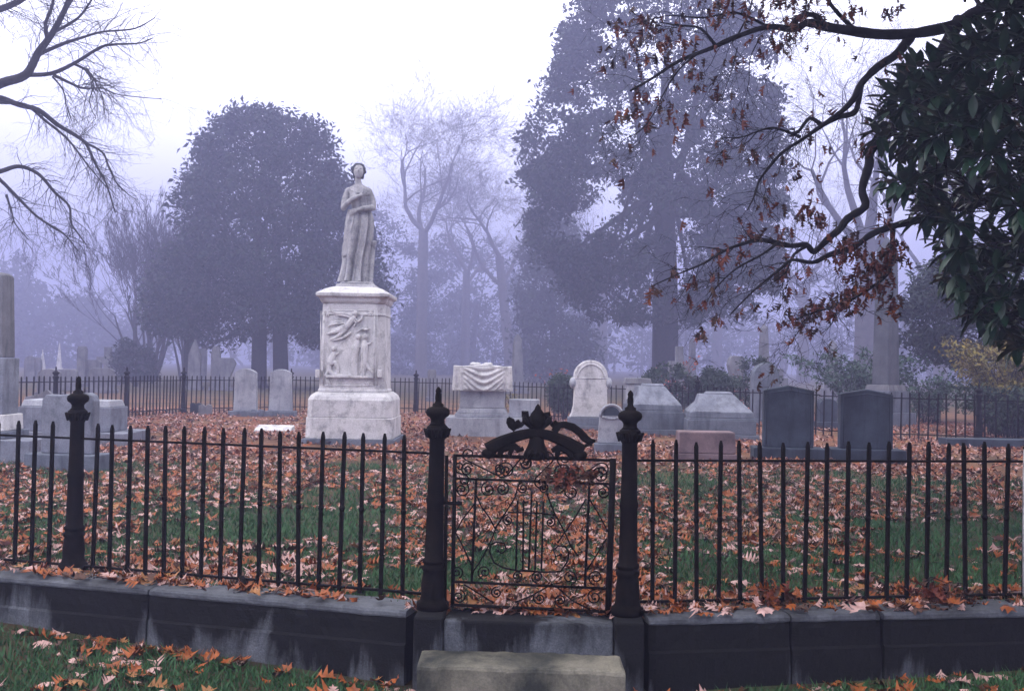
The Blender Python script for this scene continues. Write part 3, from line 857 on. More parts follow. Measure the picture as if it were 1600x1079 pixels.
# hands with separate fingers
for base_, dirv, up_, sg in ((sp(.085, -.165, 1.365), Vector((.96, .1, .22)), Vector((0, -.2, 1)), 1), (sp(.005, -.175, 1.115), Vector((-.88, 0, -.46)), Vector((-.4, -.2, .85)), -1)):
    dirv.normalize(); up_ = (up_ - dirv * up_.dot(dirv)).normalized(); out_v = Vector((0, -1, 0))
    Mx = Matrix((dirv, up_, dirv.cross(up_))).transposed()
    body.ball(base_ + dirv * .03, (.048, .036, .017), 10, 7, M=Mx)
    for q_, L_ in ((-.027, .058), (-.009, .072), (.009, .076), (.026, .066)):
        r0 = base_ + dirv * .066 + up_ * q_
        body.tube([r0, r0 + dirv * L_ * .5 + Vector((0, .004, 0)), r0 + dirv * L_ + Vector((0, .016, -.006))], [.0105, .0095, .007], 6)
    r0 = base_ + dirv * .01 + up_ * .03
    body.tube([r0, r0 + dirv * .03 + up_ * .022 + out_v * .008, r0 + dirv * .06 + up_ * .026 + out_v * .006], [.012, .011, .008], 6)
# mantle over the shoulders and neckline folds
for k_ in range(3):
    body.tube([sp(-.15 + .02 * k_, -.03, 1.50 - .03 * k_), sp(-.09, -.10 - .008 * k_, 1.44 - .04 * k_), sp(0, -.135, 1.40 - .045 * k_), sp(.09, -.10 - .008 * k_, 1.44 - .04 * k_), sp(.15 - .02 * k_, -.03, 1.50 - .03 * k_)], [.012, .016, .014, .016, .012], 7)
body.tube([sp(.12, -.08, 1.48), sp(.13, -.12, 1.40), sp(.10, -.145, 1.32)], [.03, .03, .02], 8)
# head, slightly raised and turned
hc = sp(-.002, -.025, 1.755)
HM = Matrix.Rotation(math.radians(-10), 3, 'X') @ Matrix.Rotation(math.radians(8), 3, 'Z')
def hp(x, y, z): return hc + HM @ Vector((x * 1.1, y * 1.1, z * 1.08))
R = []
for j in range(26):
    u = j / 25; z = -.118 + .236 * u
    base_r = math.sqrt(max(0, 1 - (z / .121) ** 2)) ** .8
    ring = []
    for i in range(44):
        th = 2 * PI * i / 44
        cx_, sx_ = math.cos(th), math.sin(th)
        wx = .078 * base_r * (1 - .30 * max(0, -z / .118) ** 1.3); wy = .098 * base_r
        x, y = wx * cx_, wy * sx_
        if sx_ < 0:
            f_ = (-sx_)
            y += -.022 * math.exp(-(x / .014) ** 2) * math.exp(-((z + .012) / .026) ** 2) * f_          # nose
            y += -.008 * math.exp(-(x / .009) ** 2) * math.exp(-((z - .012) / .03) ** 2) * f_
            for ex in (-.031, .031):
                y += .022 * math.exp(-((x - ex) / .016) ** 2 - ((z - .012) / .010) ** 2)                # eye hollows
                y -= .006 * math.exp(-((x - ex) / .008) ** 2 - ((z - .010) / .005) ** 2)                # eyeballs
                y -= .010 * math.exp(-((x - ex) / .020) ** 2 - ((z - .030) / .007) ** 2)                # brows
            y += -.008 * math.exp(-(x / .022) ** 2 - ((z + .054) / .006) ** 2)                          # lips
            y += -.007 * math.exp(-(x / .019) ** 2 - ((z + .066) / .006) ** 2)
            y += .012 * math.exp(-(x / .022) ** 2 - ((z + .060) / .003) ** 2)
            y += -.012 * math.exp(-(x / .024) ** 2 - ((z + .096) / .016) ** 2)                          # chin
        ring.append(hp(x, y, z))
    R.append(ring)
head = MB(); head.rings(R)
for sx_ in (-1, 1):
    head.ball(hp(sx_ * .078, .012, -.005), (.011, .022, .032), 8, 6, M=HM)
for vv in head.v: pass
body.add(head.v, head.f, True)
figure = body.build('robed_figure', M['statue'], st, remesh=.0075)
# hair: waves swept back, a wreath of curls
hr = random.Random(5); b = MB()
b.ball(hp(0, .024, .026), (.092, .102, .108), 24, 16, M=HM)
for i in range(90):
    th = 2 * PI * hr.random(); el = hr.uniform(-.25, 1.0)
    fr = math.sin(th)
    if fr < -.35 and el < .72: el = hr.uniform(.72, 1.0)
    q = hp(.096 * math.cos(el) * math.cos(th), .012 + .102 * math.cos(el) * math.sin(th), .02 + .105 * math.sin(el))
    s_ = hr.uniform(.017, .029)
    b.ball(q, (s_ * 1.2, s_, s_), 8, 6)
for sx_ in (-1, 1):
    for i in range(6):
        b.ball(hp(sx_ * (.082 - .004 * i), -.03 + .014 * i, .05 - .026 * i), (.026, .026, .026), 8, 6)
b.ball(hp(0, .11, .0), (.05, .045, .05), 10, 8)
b.build('hair', M['shaft'], figure, remesh=.0065)
# broken column stump by her side
b = MB()
cst = sp(.215, .03, -.05)
b.lathe(cst, [(.055, 0), (.055, .06), (.045, .08), (.044, .60), (.046, .68), (.058, .70), (.060, .74), (.05, .76)], 12, lean=(.055, 0))
b.build('column_stump', M['statue'], st)

# ---- draped tomb
p, k = foot(772, 681)
c = Vector((p.x, p.y + .45, p.z))
t = thing('draped_tomb', c, 'white marble tomb under a carved fringed cloth, behind the gate crest', 'tomb')
blk(t, c, 1.80, .95, .36, 0, M['greymarble'], 'plinth', top=(1.76, .93), shift=(0, 0))
blk(t, c, .98, .76, .07, .362, M['greymarble'], 'base_moulding', shift=(0, 0)).location.x -= .23
blk(t, (c.x - .23, c.y, c.z), .94, .72, .09, .434, M['greymarble'], 'base_moulding', top=(.84, .66))
blk(t, (c.x - .23, c.y, c.z), .82, .64, .50, .526, M['greymarble'], 'die', top=(.80, .62))
blk(t, (c.x + .54, c.y + .05, c.z), .56, .55, .33, .362, M['greymarble'], 'side_block')
cw, cd, z0, z1 = 1.06, .74, c.z + .86, c.z + 1.29
b = MB(); V = []
NX, NZ = 60, 34
def cloth_ring(u):
    """outline of the cloth at drop u (0 = top edge, 1 = hem)"""
    ring = []
    per = [(-cw / 2, -cd / 2), (cw / 2, -cd / 2), (cw / 2, cd / 2), (-cw / 2, cd / 2)]
    return per
# front swag
V = []; F = []
for j in range(NZ):
    u = j / (NZ - 1)
    for i in range(NX):
        v = i / (NX - 1); x = (v - .5) * cw
        zz = z1 - u * (z1 - z0) + (.02 * math.sin(v * 9) * u) - .03 * u * math.exp(-((v - .12) / .1) ** 2)
        ins = max(0, 1 - (abs(v - .52) / .36) ** 4)
        fph = (u * 1.0 - .55 * (1 - ((v - .52) / .36) ** 2) * (.35 + .65 * u)) * 34
        side = .022 * math.sin(v * 62) * (1 - ins)
        sw = .026 * math.sin(fph) * ins * min(1, u * 4) + .02 * ins * u
        edge = .02 * u
        V.append((c.x - .23 + .0 + x * (1 + .02 * u), c.y - cd / 2 - sw - side * u - edge, zz))
for j in range(NZ - 1):
    for i in range(NX - 1):
        a = j * NX + i; F.append((a, a + NX, a + NX + 1, a + 1))
n0 = len(V)
for (x, y, zz) in V[:n0]: pass
V2 = [(x, y + .03 if False else c.y - cd / 2 + .03, zz) for x, y, zz in V]
b.add(V, F, True)
# top and the hanging sides of the cloth
V = []; F = []
NY = 26
for j in range(NY):
    w_ = j / (NY - 1)
    for i in range(NX):
        v = i / (NX - 1)
        V.append((c.x - .23 + (v - .5) * cw, c.y - cd / 2 + w_ * cd, z1 + .012 * math.sin(v * 17 + w_ * 5) * math.sin(w_ * PI) + .03 * math.exp(-((v - .52) / .2) ** 2) * math.exp(-((w_ - .2) / .3) ** 2)))
for j in range(NY - 1):
    for i in range(NX - 1):
        a = j * NX + i; F.append((a, a + 1, a + NX + 1, a + NX))
b.add(V, F, True)
for sx_ in (-1, 1):
    V = []; F = []
    for j in range(14):
        u = j / 13
        for i in range(NY):
            w_ = i / (NY - 1)
            V.append((c.x - .23 + sx_ * (cw / 2 * (1 + .02 * u) + .014 * math.sin(w_ * 40) * u), c.y - cd / 2 - .02 * u + w_ * (cd + .04 * u), z1 - u * (z1 - z0) * (1.0 + .04 * math.sin(w_ * 7))))
    for j in range(13):
        for i in range(NY - 1):
            a = j * NY + i; F.append((a, a + NY, a + NY + 1, a + 1) if sx_ > 0 else (a, a + 1, a + NY + 1, a + NY))
    b.add(V, F, True)
o = b.build('carved_cloth', M['marble'], t)
sm = o.modifiers.new('thick', 'SOLIDIFY'); sm.thickness = .02; sm.offset = -1
blk(t, (c.x - .23, c.y, c.z), cw - .09, cd - .09, .26, 1.02, M['greymarble'], 'slab', top=(cw - .07, cd - .07))
b = MB()
for i in range(9):
    b.ball((c.x - .23 + rnd.uniform(-.2, .2), c.y - cd / 2 + .12 + rnd.uniform(0, .2), z1 + .03), (rnd.uniform(.05, .09), .06, rnd.uniform(.02, .045)), 10, 7)
b.build('carved_wreath', M['marble'], t, remesh=.012)
b = MB()
for i in range(56):
    x = c.x - .23 + (i / 55 - .5) * cw
    b.tube([(x, c.y - cd / 2 - .035, z0 + .012 - .012 * math.sin(i)), (x + .002, c.y - cd / 2 - .037, z0 - .022)], .006, 4)
fr_ = b.build('fringe', M['marble'], t)

# ---- extruded tablets
def tablet(t, c, poly, th, mat, name, rz=0.0, bevel=.012, z=0.0):
    m4 = mat_at((c[0], c[1], c[2] + z), rz) @ Matrix.Translation((0, -th / 2, 0))
    return MB().prism(poly, m4, th).build(name, mat, t, bevel=bevel, seg=2)
def round_top(w, h, r=None, n=12, base_w=None):
    r = r or w / 2; bw = base_w or w; zc = h - r
    arc = [(r * math.cos(a), zc + r * math.sin(a)) for a in [PI * i / n for i in range(n + 1)]]
    return [(-bw / 2, 0), (bw / 2, 0)] + ([(w / 2, zc)] if w / 2 > r + .01 else []) + arc + ([(-w / 2, zc)] if w / 2 > r + .01 else [])
def seg_top(w, h, rise, n=10, base_w=None):
    bw = base_w or w; R_ = (w * w / 4 + rise * rise) / (2 * rise); a0 = math.asin(w / 2 / R_)
    arc = [(R_ * math.sin(a), h - R_ + R_ * math.cos(a)) for a in [a0 - 2 * a0 * i / n for i in range(n + 1)]]
    return [(-bw / 2, 0), (bw / 2, 0)] + arc

# arched monument with little ears
p, k = foot(923, 672); c = Vector((p.x, p.y + .3, p.z))
t = thing('arched_monument', c, 'large pale marble monument with a round arch and scroll shoulders', 'headstone')
blk(t, c, 1.0, .62, .13, 0, M['bluestone'], 'plinth')
blk(t, c, .90, .52, .15, .132, M['bluestone'], 'base_block')
def hx(px): return (px - 923) / k
body_p = [(-.42, .285), (.42, .285), (.38, .36), (.345, .5), (.33, .86), (.40, .90), (.42, 1.0), (.40, 1.06), (.355, 1.08)] \
    + [(.345 * math.cos(a), 1.10 + .345 * math.sin(a)) for a in [PI * i / 16 for i in range(17)]] + [(-.355, 1.08), (-.40, 1.06), (-.42, 1.0), (-.40, .90), (-.33, .86), (-.345, .5), (-.38, .36)]
tablet(t, c, body_p, .34, M['marble'], 'tablet', bevel=.02)
inner = [(.27 * math.cos(a), 1.09 + .27 * math.sin(a)) for a in [PI * i / 16 for i in range(17)]]
b = MB()
b.tube([Vector((c.x + x, c.y - .17, c.z + z)) for x, z in inner], .018, 6)
b.tube([Vector((c.x - .31, c.y - .17, c.z + 1.08)), Vector((c.x + .31, c.y - .17, c.z + 1.08))], .014, 6)
b.build('arch_moulding', M['marble'], t)
for sx_ in (-1, 1):
    b = MB(); b.ball((c.x + sx_ * .36, c.y - .1, c.z + .98), (.075, .12, .12), 12, 8); b.build('scroll', M['greymarble'], t)

# small arched stone with a sunk round panel
p, k = foot(956, 706); c = Vector((p.x, p.y + .2, p.z))
t = thing('headstone', c, 'small white headstone with a dark sunken round panel beside the gate post', 'headstone')
blk(t, c, .50, .36, .17, 0, M['bluestone'], 'base_block', rz=-.05)
tablet(t, c, round_top(.36, .60, .18, 14, .40), .16, M['greymarble'], 'tablet', -.05, .015, .172)
b = MB(); b.tube([Vector((c.x + .17 * math.cos(a), c.y - .085, c.z + .59 + .17 * math.sin(a))) for a in [PI * i / 16 for i in range(17)]], .022, 6); b.build('arch_moulding', M['greymarble'], t)
tablet(t, (c.x, c.y - .078, c.z), [(.13 * math.cos(a), .60 + .13 * math.sin(a)) for a in [PI * i / 14 for i in range(15)]], .02, M['slate'], 'panel', -.05, 0)
b = MB()
for i in range(7):
    x = -.13 + .043 * i; b.ball((c.x + x, c.y - .085, c.z + .56 - .012 * math.cos(x * 20)), (.026, .02, .022), 8, 6)
b.build('carved_garland', M['greymarble'], t)

# ---- hip roofed tombs
def hip_tomb(px, py, w, label, mat_roof, mat_body, d=1.0, rz=0.0, hb=.42, roof=.34, off=0.0):
    p, k = foot(px, py); c = Vector((p.x, p.y + d / 2, p.z))
    t = thing('hip_roof_tomb', c, label, 'tomb', 'hip roofed granite tombs')
    blk(t, c, w * 1.08, d * 1.08, .13, 0, mat_body, 'plinth', rz=rz)
    blk(t, c, w, d, hb - .13, .132, mat_body, 'body', rz=rz)
    blk(t, c, w * .97, d * .97, .03, hb + .004, mat_body, 'moulding', rz=rz, top=(w * .95, d * .95))
    blk(t, c, w * .95, d * .95, .10, hb + .037, mat_body, 'eaves', rz=rz, top=(w * .93, d * .93))
    b = MB(); b.box((c.x, c.y, c.z + hb + .14), (w * .93, d * .93, roof), rz, top=(w * .42, d * .30))
    roof_o = b.build('roof', mat_roof, t, bevel=.01)
    # crossing gable
    gw = w * .50
    cs, sn = math.cos(rz), math.sin(rz)
    def L(x, y, z): return (c.x + x * cs - y * sn, c.y + x * sn + y * cs, c.z + z)
    z0 = hb + .142; gx = -w * .20
    P = [L(gx - w * .20, -d * .47, z0), L(gx + w * .20, -d * .47, z0), L(gx + w * .16, d * .47, z0), L(gx - w * .16, d * .47, z0),
         L(gx - w * .10, -d * .17, z0 + roof * 1.0), L(gx + w * .10, -d * .17, z0 + roof * 1.0), L(gx + w * .10, d * .17, z0 + roof * 1.0), L(gx - w * .10, d * .17, z0 + roof * 1.0)]
    MB().hexa(P).build('cross_gable', mat_roof, roof_o, bevel=.01)
    blk(roof_o, L(0, 0, 0), w * .42, d * .30, .045, z0 + roof + .002, mat_roof, 'ridge_cap', rz=rz, top=(w * .36, d * .22))
    return t, c
hip_tomb(1024, 678, 1.02, 'hip roofed granite tomb just behind the gate post, before a stone block', M['leadstone'], M['bluestone'], 1.1, .10, hb=.46, roof=.36)
hip_tomb(1131, 684, 1.26, 'hip roofed granite tomb with a cross gable behind the pink stone', M['leadstone'], M['bluestone'], 1.15, -.06, hb=.40, roof=.33)
p, k = foot(997, 662); c = Vector((p.x, p.y + .3, p.z))
t = thing('stone_pedestal', c, 'square grey stone pedestal with a worn cornice behind the hip roofed tomb', 'pedestal')
blk(t, c, .70, .60, .30, 0, M['bluestone'], 'plinth'); blk(t, c, .58, .50, .27, .302, M['old'], 'base_block')
blk(t, c, .52, .46, .38, .574, M['greymarble'], 'die'); blk(t, c, .62, .54, .13, .956, M['old'], 'cornice', top=(.56, .5))
# low pink stone
p, k = foot(1106, 722); c = Vector((p.x, p.y + .22, p.z))
t = thing('low_stone', c, 'low rectangular pink granite grave block behind the fence', 'headstone')
blk(t, c, .83, .44, .13, 0, M['pink'], 'base_block', rz=-.03); blk(t, c, .79, .40, .30, .132, M['pink'], 'block', bevel=.02, top=(.77, .37), rz=-.03)

# ---- two dark slate headstones
def slate(px, py, w, h, label, rz):
    p, k = foot(px, py); c = Vector((p.x, p.y + .26, p.z))
    t = thing('slate_headstone', c, label, 'headstone', 'dark slate headstones')
    blk(t, c, w * 1.42, .50, .20, 0, M['slate'], 'base_block', rz=rz, bevel=.015)
    cl = [(-w / 2, 0), (w / 2, 0), (w / 2, h - .075), (w * .44, h - .06), (0, h), (-w * .44, h - .06), (-w / 2, h - .075)]
    tablet(t, c, cl, .20, M['slate'], 'tablet', rz, .012, .202)
    m4 = mat_at((c.x, c.y, c.z + .202), rz)
    fr = [(-w * .44, .04), (-w * .44, h - .115), (0, h - .065), (w * .44, h - .115), (w * .44, .04)]
    b = MB(); b.tube([m4 @ Vector((x, -.10, z)) for x, z in fr], .010, 4); b.build('border', M['slate'], t)
slate(1238, 721, .70, .88, 'dark blue slate headstone with a low gable, beside the pink block', -.13)
slate(1361, 721, .74, .86, 'dark blue slate headstone with a low gable, in front of the obelisk', -.10)

# ---- group behind the left post
p, k = foot(97, 731); c = Vector((p.x, p.y + .2, p.z))
t = thing('headstone', c, 'broad grey headstone with notched shoulders behind the fence post', 'headstone')
blk(t, c, .90, .42, .21, 0, M['bluestone'], 'base_block', rz=-.14)
w = .64; h = .72
tablet(t, c, [(-w / 2, 0), (w / 2, 0), (w / 2, h - .10), (w / 2 - .03, h - .03), (w / 2 - .10, h), (w / 2 - .16, h - .02), (w / 2 - .18, h - .07), (.06, h - .05), (0, h - .02), (-.1, h - .04), (-w / 2 + .05, h - .03), (-w / 2, h - .09)], .17, M['leadstone'], 'tablet', -.14, .014, .212)
p, k = foot(92, 692); c = Vector((p.x, p.y + .5, p.z))
t = thing('chest_tomb', c, 'long pale chest tomb behind the notched grey headstone', 'tomb')
blk(t, c, 2.0, 1.1, .20, 0, M['leadstone'], 'plinth'); blk(t, c, 1.42, .68, .37, .202, M['leadstone'], 'chest')
blk(t, c, 1.36, .62, .10, .574, M['greymarble'], 'lid', top=(1.30, .56))
p, k = foot(2, 722); c = Vector((p.x - .31, p.y + .4, p.z))
t = thing('column_monument', c, 'tall pale square shaft on stepped bases at the picture edge', 'monument')
blk(t, c, 1.35, .9, .30, 0, M['leadstone'], 'plinth'); blk(t, c, .62, .62, .09, .302, M['bluestone'], 'step')
blk(t, c, .52, .52, .20, .394, M['marble'], 'base_block', top=(.5, .5)); blk(t, c, .42, .42, .70, .596, M['leadstone'], 'die')
blk(t, (c.x, c.y, c.z), .34, .34, 1.02, 1.30, M['old'], 'shaft', top=(.29, .29)); blk(t, c, .29, .29, .04, 2.322, M['old'], 'cap', top=(.2, .2))
p, k = foot(63, 660); c = Vector((p.x, p.y, p.z))
t = thing('headstone', c, 'small dark peaked headstone beside the notched grey headstone', 'headstone')
tablet(t, c, [(-.28, 0), (.28, 0), (.28, .55), (.12, .70), (0, .62), (-.28, .55)], .16, M['old'], 'tablet', .2)

# ---- pair of arched headstones by the far fence
for px, lb, rz in ((381, 'arched marble headstone with a stained top, nearer the big evergreen', -.06), (436, 'arched marble headstone next to the statue pedestal', .03)):
    p, k = foot(px, 650); c = Vector((p.x, p.y + .15, p.z))
    t = thing('headstone', c, lb, 'headstone', 'arched marble headstones by the far fence')
    blk(t, c, .70, .42, .14, 0, M['bluestone'], 'base_block', rz=rz)
    tablet(t, c, seg_top(.47, .98, .09, 10, .54), .18, M['greymarble'], 'tablet', rz, .012, .142)
for px, py, w, h, lb, mt in ((306, 645, .26, .30, 'tiny dark grave marker by the far fence', 'slate'), (321, 648, .30, .30, 'tiny grey grave marker with a notched top by the far fence', 'old'), (402, 650, .28, .2, 'tiny squat dark marker at the foot of an arched headstone', 'bluestone')):
    p, k = foot(px, py); t = thing('grave_marker', p, lb, 'grave marker')
    tablet(t, p, [(-w / 2, 0), (w / 2, 0), (w / 2, h * .9), (w * .2, h), (0, h * .82), (-w * .2, h), (-w / 2, h * .9)], .12, M[mt], 'tablet', .1)
p, k = foot(425, 675); t = thing('flat_marker', p, 'flat pale grave marker lying in the grass before the pedestal', 'grave marker')
MB().hexa([(p.x - .34, p.y - .02, p.z - .05), (p.x + .34, p.y - .02, p.z - .05), (p.x + .34, p.y + .38, p.z - .05), (p.x - .34, p.y + .38, p.z - .05),
           (p.x - .33, p.y, p.z + .07), (p.x + .33, p.y, p.z + .07), (p.x + .33, p.y + .36, p.z + .15), (p.x - .33, p.y + .36, p.z + .15)]).build('slab', M['marble'], t, bevel=.012)
p, k = foot(1530, 697); t = thing('kerb_slab', p, 'long dark stone kerb lying before the yellow bush', 'kerb')
blk(t, (p.x + .3, p.y, p.z), 1.9, .4, .17, 0, M['slate'], 'slab')

# ---- monuments beyond the far fence
def obelisk(px, D, w, h, label, mat, base=.5, rz=.3, top=.62, group='far obelisks in the fog'):
    c = ground_x(px, D); t = thing('obelisk', c, label, 'obelisk', group)
    blk(t, c, w * 1.9, w * 1.9, base * .4, -.1, mat, 'plinth', rz=rz); blk(t, c, w * 1.45, w * 1.45, base * .6 + .1, base * .4 - .098, mat, 'die', rz=rz)
    b = MB(); b.box((c.x, c.y, c.z + base + .004), (w, w, h), rz, top=(w * top, w * top)); b.box((c.x, c.y, c.z + base + .006 + h), (w * top, w * top, w * .5), rz, top=(.02, .02))
    b.build('shaft', mat, t)
    return t
def Hpx(px, py, D):
    return at(px, py, D).z
c = ground_x(1384, 25); t = thing('obelisk', c, 'big near obelisk with one dark side rising behind a slate headstone', 'obelisk')
orz = -0.95
blk(t, c, 1.02, 1.02, .35, -.05, M['bluestone'], 'plinth', rz=orz); blk(t, c, .78, .78, .52, .302, M['bluestone'], 'die', rz=orz); blk(t, c, .70, .70, .14, .824, M['old'], 'cap_moulding', rz=orz, top=(.64, .64))
MB().box((c.x, c.y, c.z + .966), (.46, .46, 3.25), orz, top=(.36, .36)).build('shaft', M['shaft'], t, bevel=.015)
MB().box((c.x, c.y, c.z + 4.22), (.36, .36, .36), orz, top=(.02, .02)).build('point', M['shaft'], t)
obelisk(1193, 40, .37, Hpx(1193, 497, 40) - .9, 'slim obelisk just past the big magnolia trunk', M['old'])
obelisk(1081, 62, .42, Hpx(1081, 522, 62) - .9, 'faint slim obelisk beside the big magnolia trunk', M['old'])
obelisk(1300, 44, .46, Hpx(1300, 528, 44) - .8, 'pale stub obelisk beside the spruce bush', M['old'])
obelisk(808, 48, .50, Hpx(808, 520, 48) - .8, 'dim obelisk behind the draped tomb', M['old'])
obelisk(66, 62, .36, Hpx(66, 532, 62) - 1.2, 'faint white spire among the far graves', M['marble'], top=.15)
obelisk(92, 75, .36, Hpx(92, 524, 75) - 1.2, 'faintest thin spire among the far graves', M['marble'], top=.2)
def far_block(px, D, w, ypx, label, mat='old', poly=None, cat='headstone', d=.3, name='far_headstone'):
    h = Hpx(px, ypx, D); c = ground_x(px, D); t = thing(name, c, label, cat)
    tablet(t, (c.x, c.y, -.1), [(x * w, z * (h + .1)) for x, z in (poly or [(-.5, 0), (.5, 0), (.5, .93), (.38, 1), (-.38, 1), (-.5, .93)])], d, M[mat], 'tablet', .1)
    blk(t, c, w * 1.35, d * 1.6, .24, -.12, M[mat], 'base_block', rz=.1)
ROUND = [(-.5, 0), (.5, 0)] + [(.5 * math.cos(a), .8 + .2 * math.sin(a)) for a in [PI * i / 10 for i in range(11)]]
CROSS = [(-.22, 0), (.22, 0), (.15, .55), (.5, .55), (.5, .75), (.15, .75), (.15, 1), (-.15, 1), (-.15, .75), (-.5, .75), (-.5, .55), (-.15, .55)]
URN = [(-.3, 0), (.3, 0), (.2, .25), (.22, .4), (.5, .75), (.42, .85), (.3, .9), (-.3, .9), (-.42, .85), (-.5, .75), (-.22, .4), (-.2, .25)]
far_block(47, 52, .5, 556, 'narrow dim headstone nearest the pale shaft in the fog', poly=ROUND)
far_block(58, 56, .45, 558, 'narrow dim headstone before the white spire', poly=ROUND)
far_block(128, 46, .36, 541, 'tall square pillar among the far graves', d=.36)
far_block(140, 46.6, 1.0, 562, 'wide block headstone beside the far square pillar')
far_block(168, 50, 1.0, 542, 'far stone cross near the bare shrub', poly=CROSS, cat='cross', name='stone_cross')
far_block(105, 40, .8, 577, 'low wide headstone behind a far fence post')
far_block(160, 38, .8, 575, 'low dark headstone before the far stone cross')
far_block(78, 34, .7, 576, 'low rounded dark headstone behind the far fence post', poly=ROUND)
far_block(304, 44, .55, 530, 'dark pointed stone framed under the left evergreen', poly=[(-.5, 0), (.5, 0), (.45, .7), (0, 1), (-.45, .7)])
far_block(316, 60, .5, 544, 'pale far block framed under the evergreen branches')
far_block(337, 44, .36, 540, 'dark round topped pillar under the evergreen branches', poly=ROUND, d=.36)
far_block(353, 44, .85, 553, 'dark wide topped monument under the evergreen branches', poly=URN)
far_block(1150, 36, .62, 547, 'dark stone urn behind the boxwood bushes', poly=URN, cat='urn', name='stone_urn')
far_block(1195, 24.5, .62, 567, 'large dark round topped stone behind the far fence', poly=ROUND, mat='bluestone')
far_block(1219, 40, .55, 576, 'small far stone cross beyond the dark round topped stone', poly=CROSS, cat='cross', name='stone_cross')
far_block(1061, 38, .75, 541, 'blocky far stone cross beside the big magnolia trunk', poly=CROSS, cat='cross', name='stone_cross', d=.4)
far_block(1292, 23.5, .42, 622, 'small dark rounded stone between the slate headstones', poly=ROUND, mat='slate')
far_block(675, 36, .3, 577, 'thin dark post like stone beyond the fence near the draped tomb', d=.3)
far_block(575, 27, .45, 562, 'dark pointed stone half hidden by the pedestal', poly=[(-.5, 0), (.5, 0), (.45, .7), (0, 1), (-.45, .7)], mat='bluestone')

# ------------------------------------------------------------------ leaves
def oak_leaf(seed, stations=11, L=0.15, W=0.105, curl=0.5, bend=0.35):
    """lobed oak leaf along +x, midrib at y=0, curled in z; returns V, F(quads)"""
    r = random.Random(seed)
    V = []; F = []
    for i in range(stations):
        u = i / (stations - 1)
        env = math.sin(PI * min(1, u * 0.92 + 0.06)) ** 0.75
        lobe = 1.0 if i % 2 == 0 else 0.30
        if i == 0 or i == stations - 1: lobe = 0.04; env = 1
        if i == 0: lobe = .03
        hw = W * 0.5 * env * lobe * r.uniform(.7, 1.2)
        zb = bend * L * (u - .5) ** 2 * r.uniform(.9, 1.1)
        fwd = (.06 if i % 2 == 0 else -.01) * L
        for s in (-1, 0, 1):
            y = s * hw * (r.uniform(.75, 1.15))
            V.append((u * L - L / 2 + (fwd if s else 0), y, zb + curl * abs(y) * (abs(y) / (W * .5)) * 1.2 + (0.004 * r.uniform(-1, 1) if s else 0)))
    for i in range(stations - 1):
        for s in (0, 1):
            a = i * 3 + s
            F.append((a, a + 3, a + 4, a + 1))
    return np.array(V, dtype=np.float32), np.array(F, dtype=np.int32)

LEAFV = [oak_leaf(s, 9, .15 * k, .125 * k, c_, b_) for s, k, c_, b_ in ((1, 1.0, .45, .5), (2, .92, .8, -.4), (3, 1.08, .25, .9), (4, .85, 1.1, .3), (5, 1.0, -.5, .6), (6, .95, .6, 1.2), (7, .9, 1.0, .2), (8, .75, 1.3, .7), (9, 1.05, -.7, .6), (10, .8, .9, -.5), (12, 1.1, .1, .2), (13, .7, .3, 1.0))]
LOWV = [oak_leaf(s, 5, .15, .10, c_, b_) for s, c_, b_ in ((11, .6, .8), (12, 1.0, .4), (13, -.4, 1.1))]
LM = [M['leaf_rust'], M['leaf_tan'], M['leaf_dark'], M['leaf_ochre']]

def euler_mats(yaw, pitch, roll):
    cy, sy = np.cos(yaw), np.sin(yaw); cp, sp_ = np.cos(pitch), np.sin(pitch); cr, sr = np.cos(roll), np.sin(roll)
    Rm = np.empty((len(yaw), 3, 3), dtype=np.float32)
    Rm[:, 0, 0] = cy * cp; Rm[:, 0, 1] = cy * sp_ * sr - sy * cr; Rm[:, 0, 2] = cy * sp_ * cr + sy * sr
    Rm[:, 1, 0] = sy * cp; Rm[:, 1, 1] = sy * sp_ * sr + cy * cr; Rm[:, 1, 2] = sy * sp_ * cr - cy * sr
    Rm[:, 2, 0] = -sp_; Rm[:, 2, 1] = cp * sr; Rm[:, 2, 2] = cp * cr
    return Rm

def instance_mesh(variants, P, Rm, S, mi):
    """merge many transformed copies of the variants into V, F, material index"""
    Vs = []; Fs = []; Ms = []; off = 0
    vid = rng.integers(0, len(variants), len(P))
    for k, (v, f) in enumerate(variants):
        sel = np.where(vid == k)[0]
        if not len(sel): continue
        W = np.einsum('nij,vj->nvi', Rm[sel], v) * S[sel][:, None, None] + P[sel][:, None, :]
        Vs.append(W.reshape(-1, 3))
        FF = f[None] + (np.arange(len(sel)) * len(v))[:, None, None] + off
        Fs.append(FF.reshape(-1, f.shape[1])); off += len(sel) * len(v)
        Ms.append(np.repeat(mi[sel], len(f)))
    return np.concatenate(Vs), np.concatenate(Fs), np.concatenate(Ms)

def in_view(x, y, z=0.0, pad=60):
    v = CAM_R.transposed() @ (Vector((x, y, z)) - EYE)
    if v.z > -0.3: return False
    px = 800 + 1600 * v.x / -v.z; py = 539.5 - 1600 * v.y / -v.z
    return -pad < px < 1600 + pad and -pad < py < 1079 + pad * 2

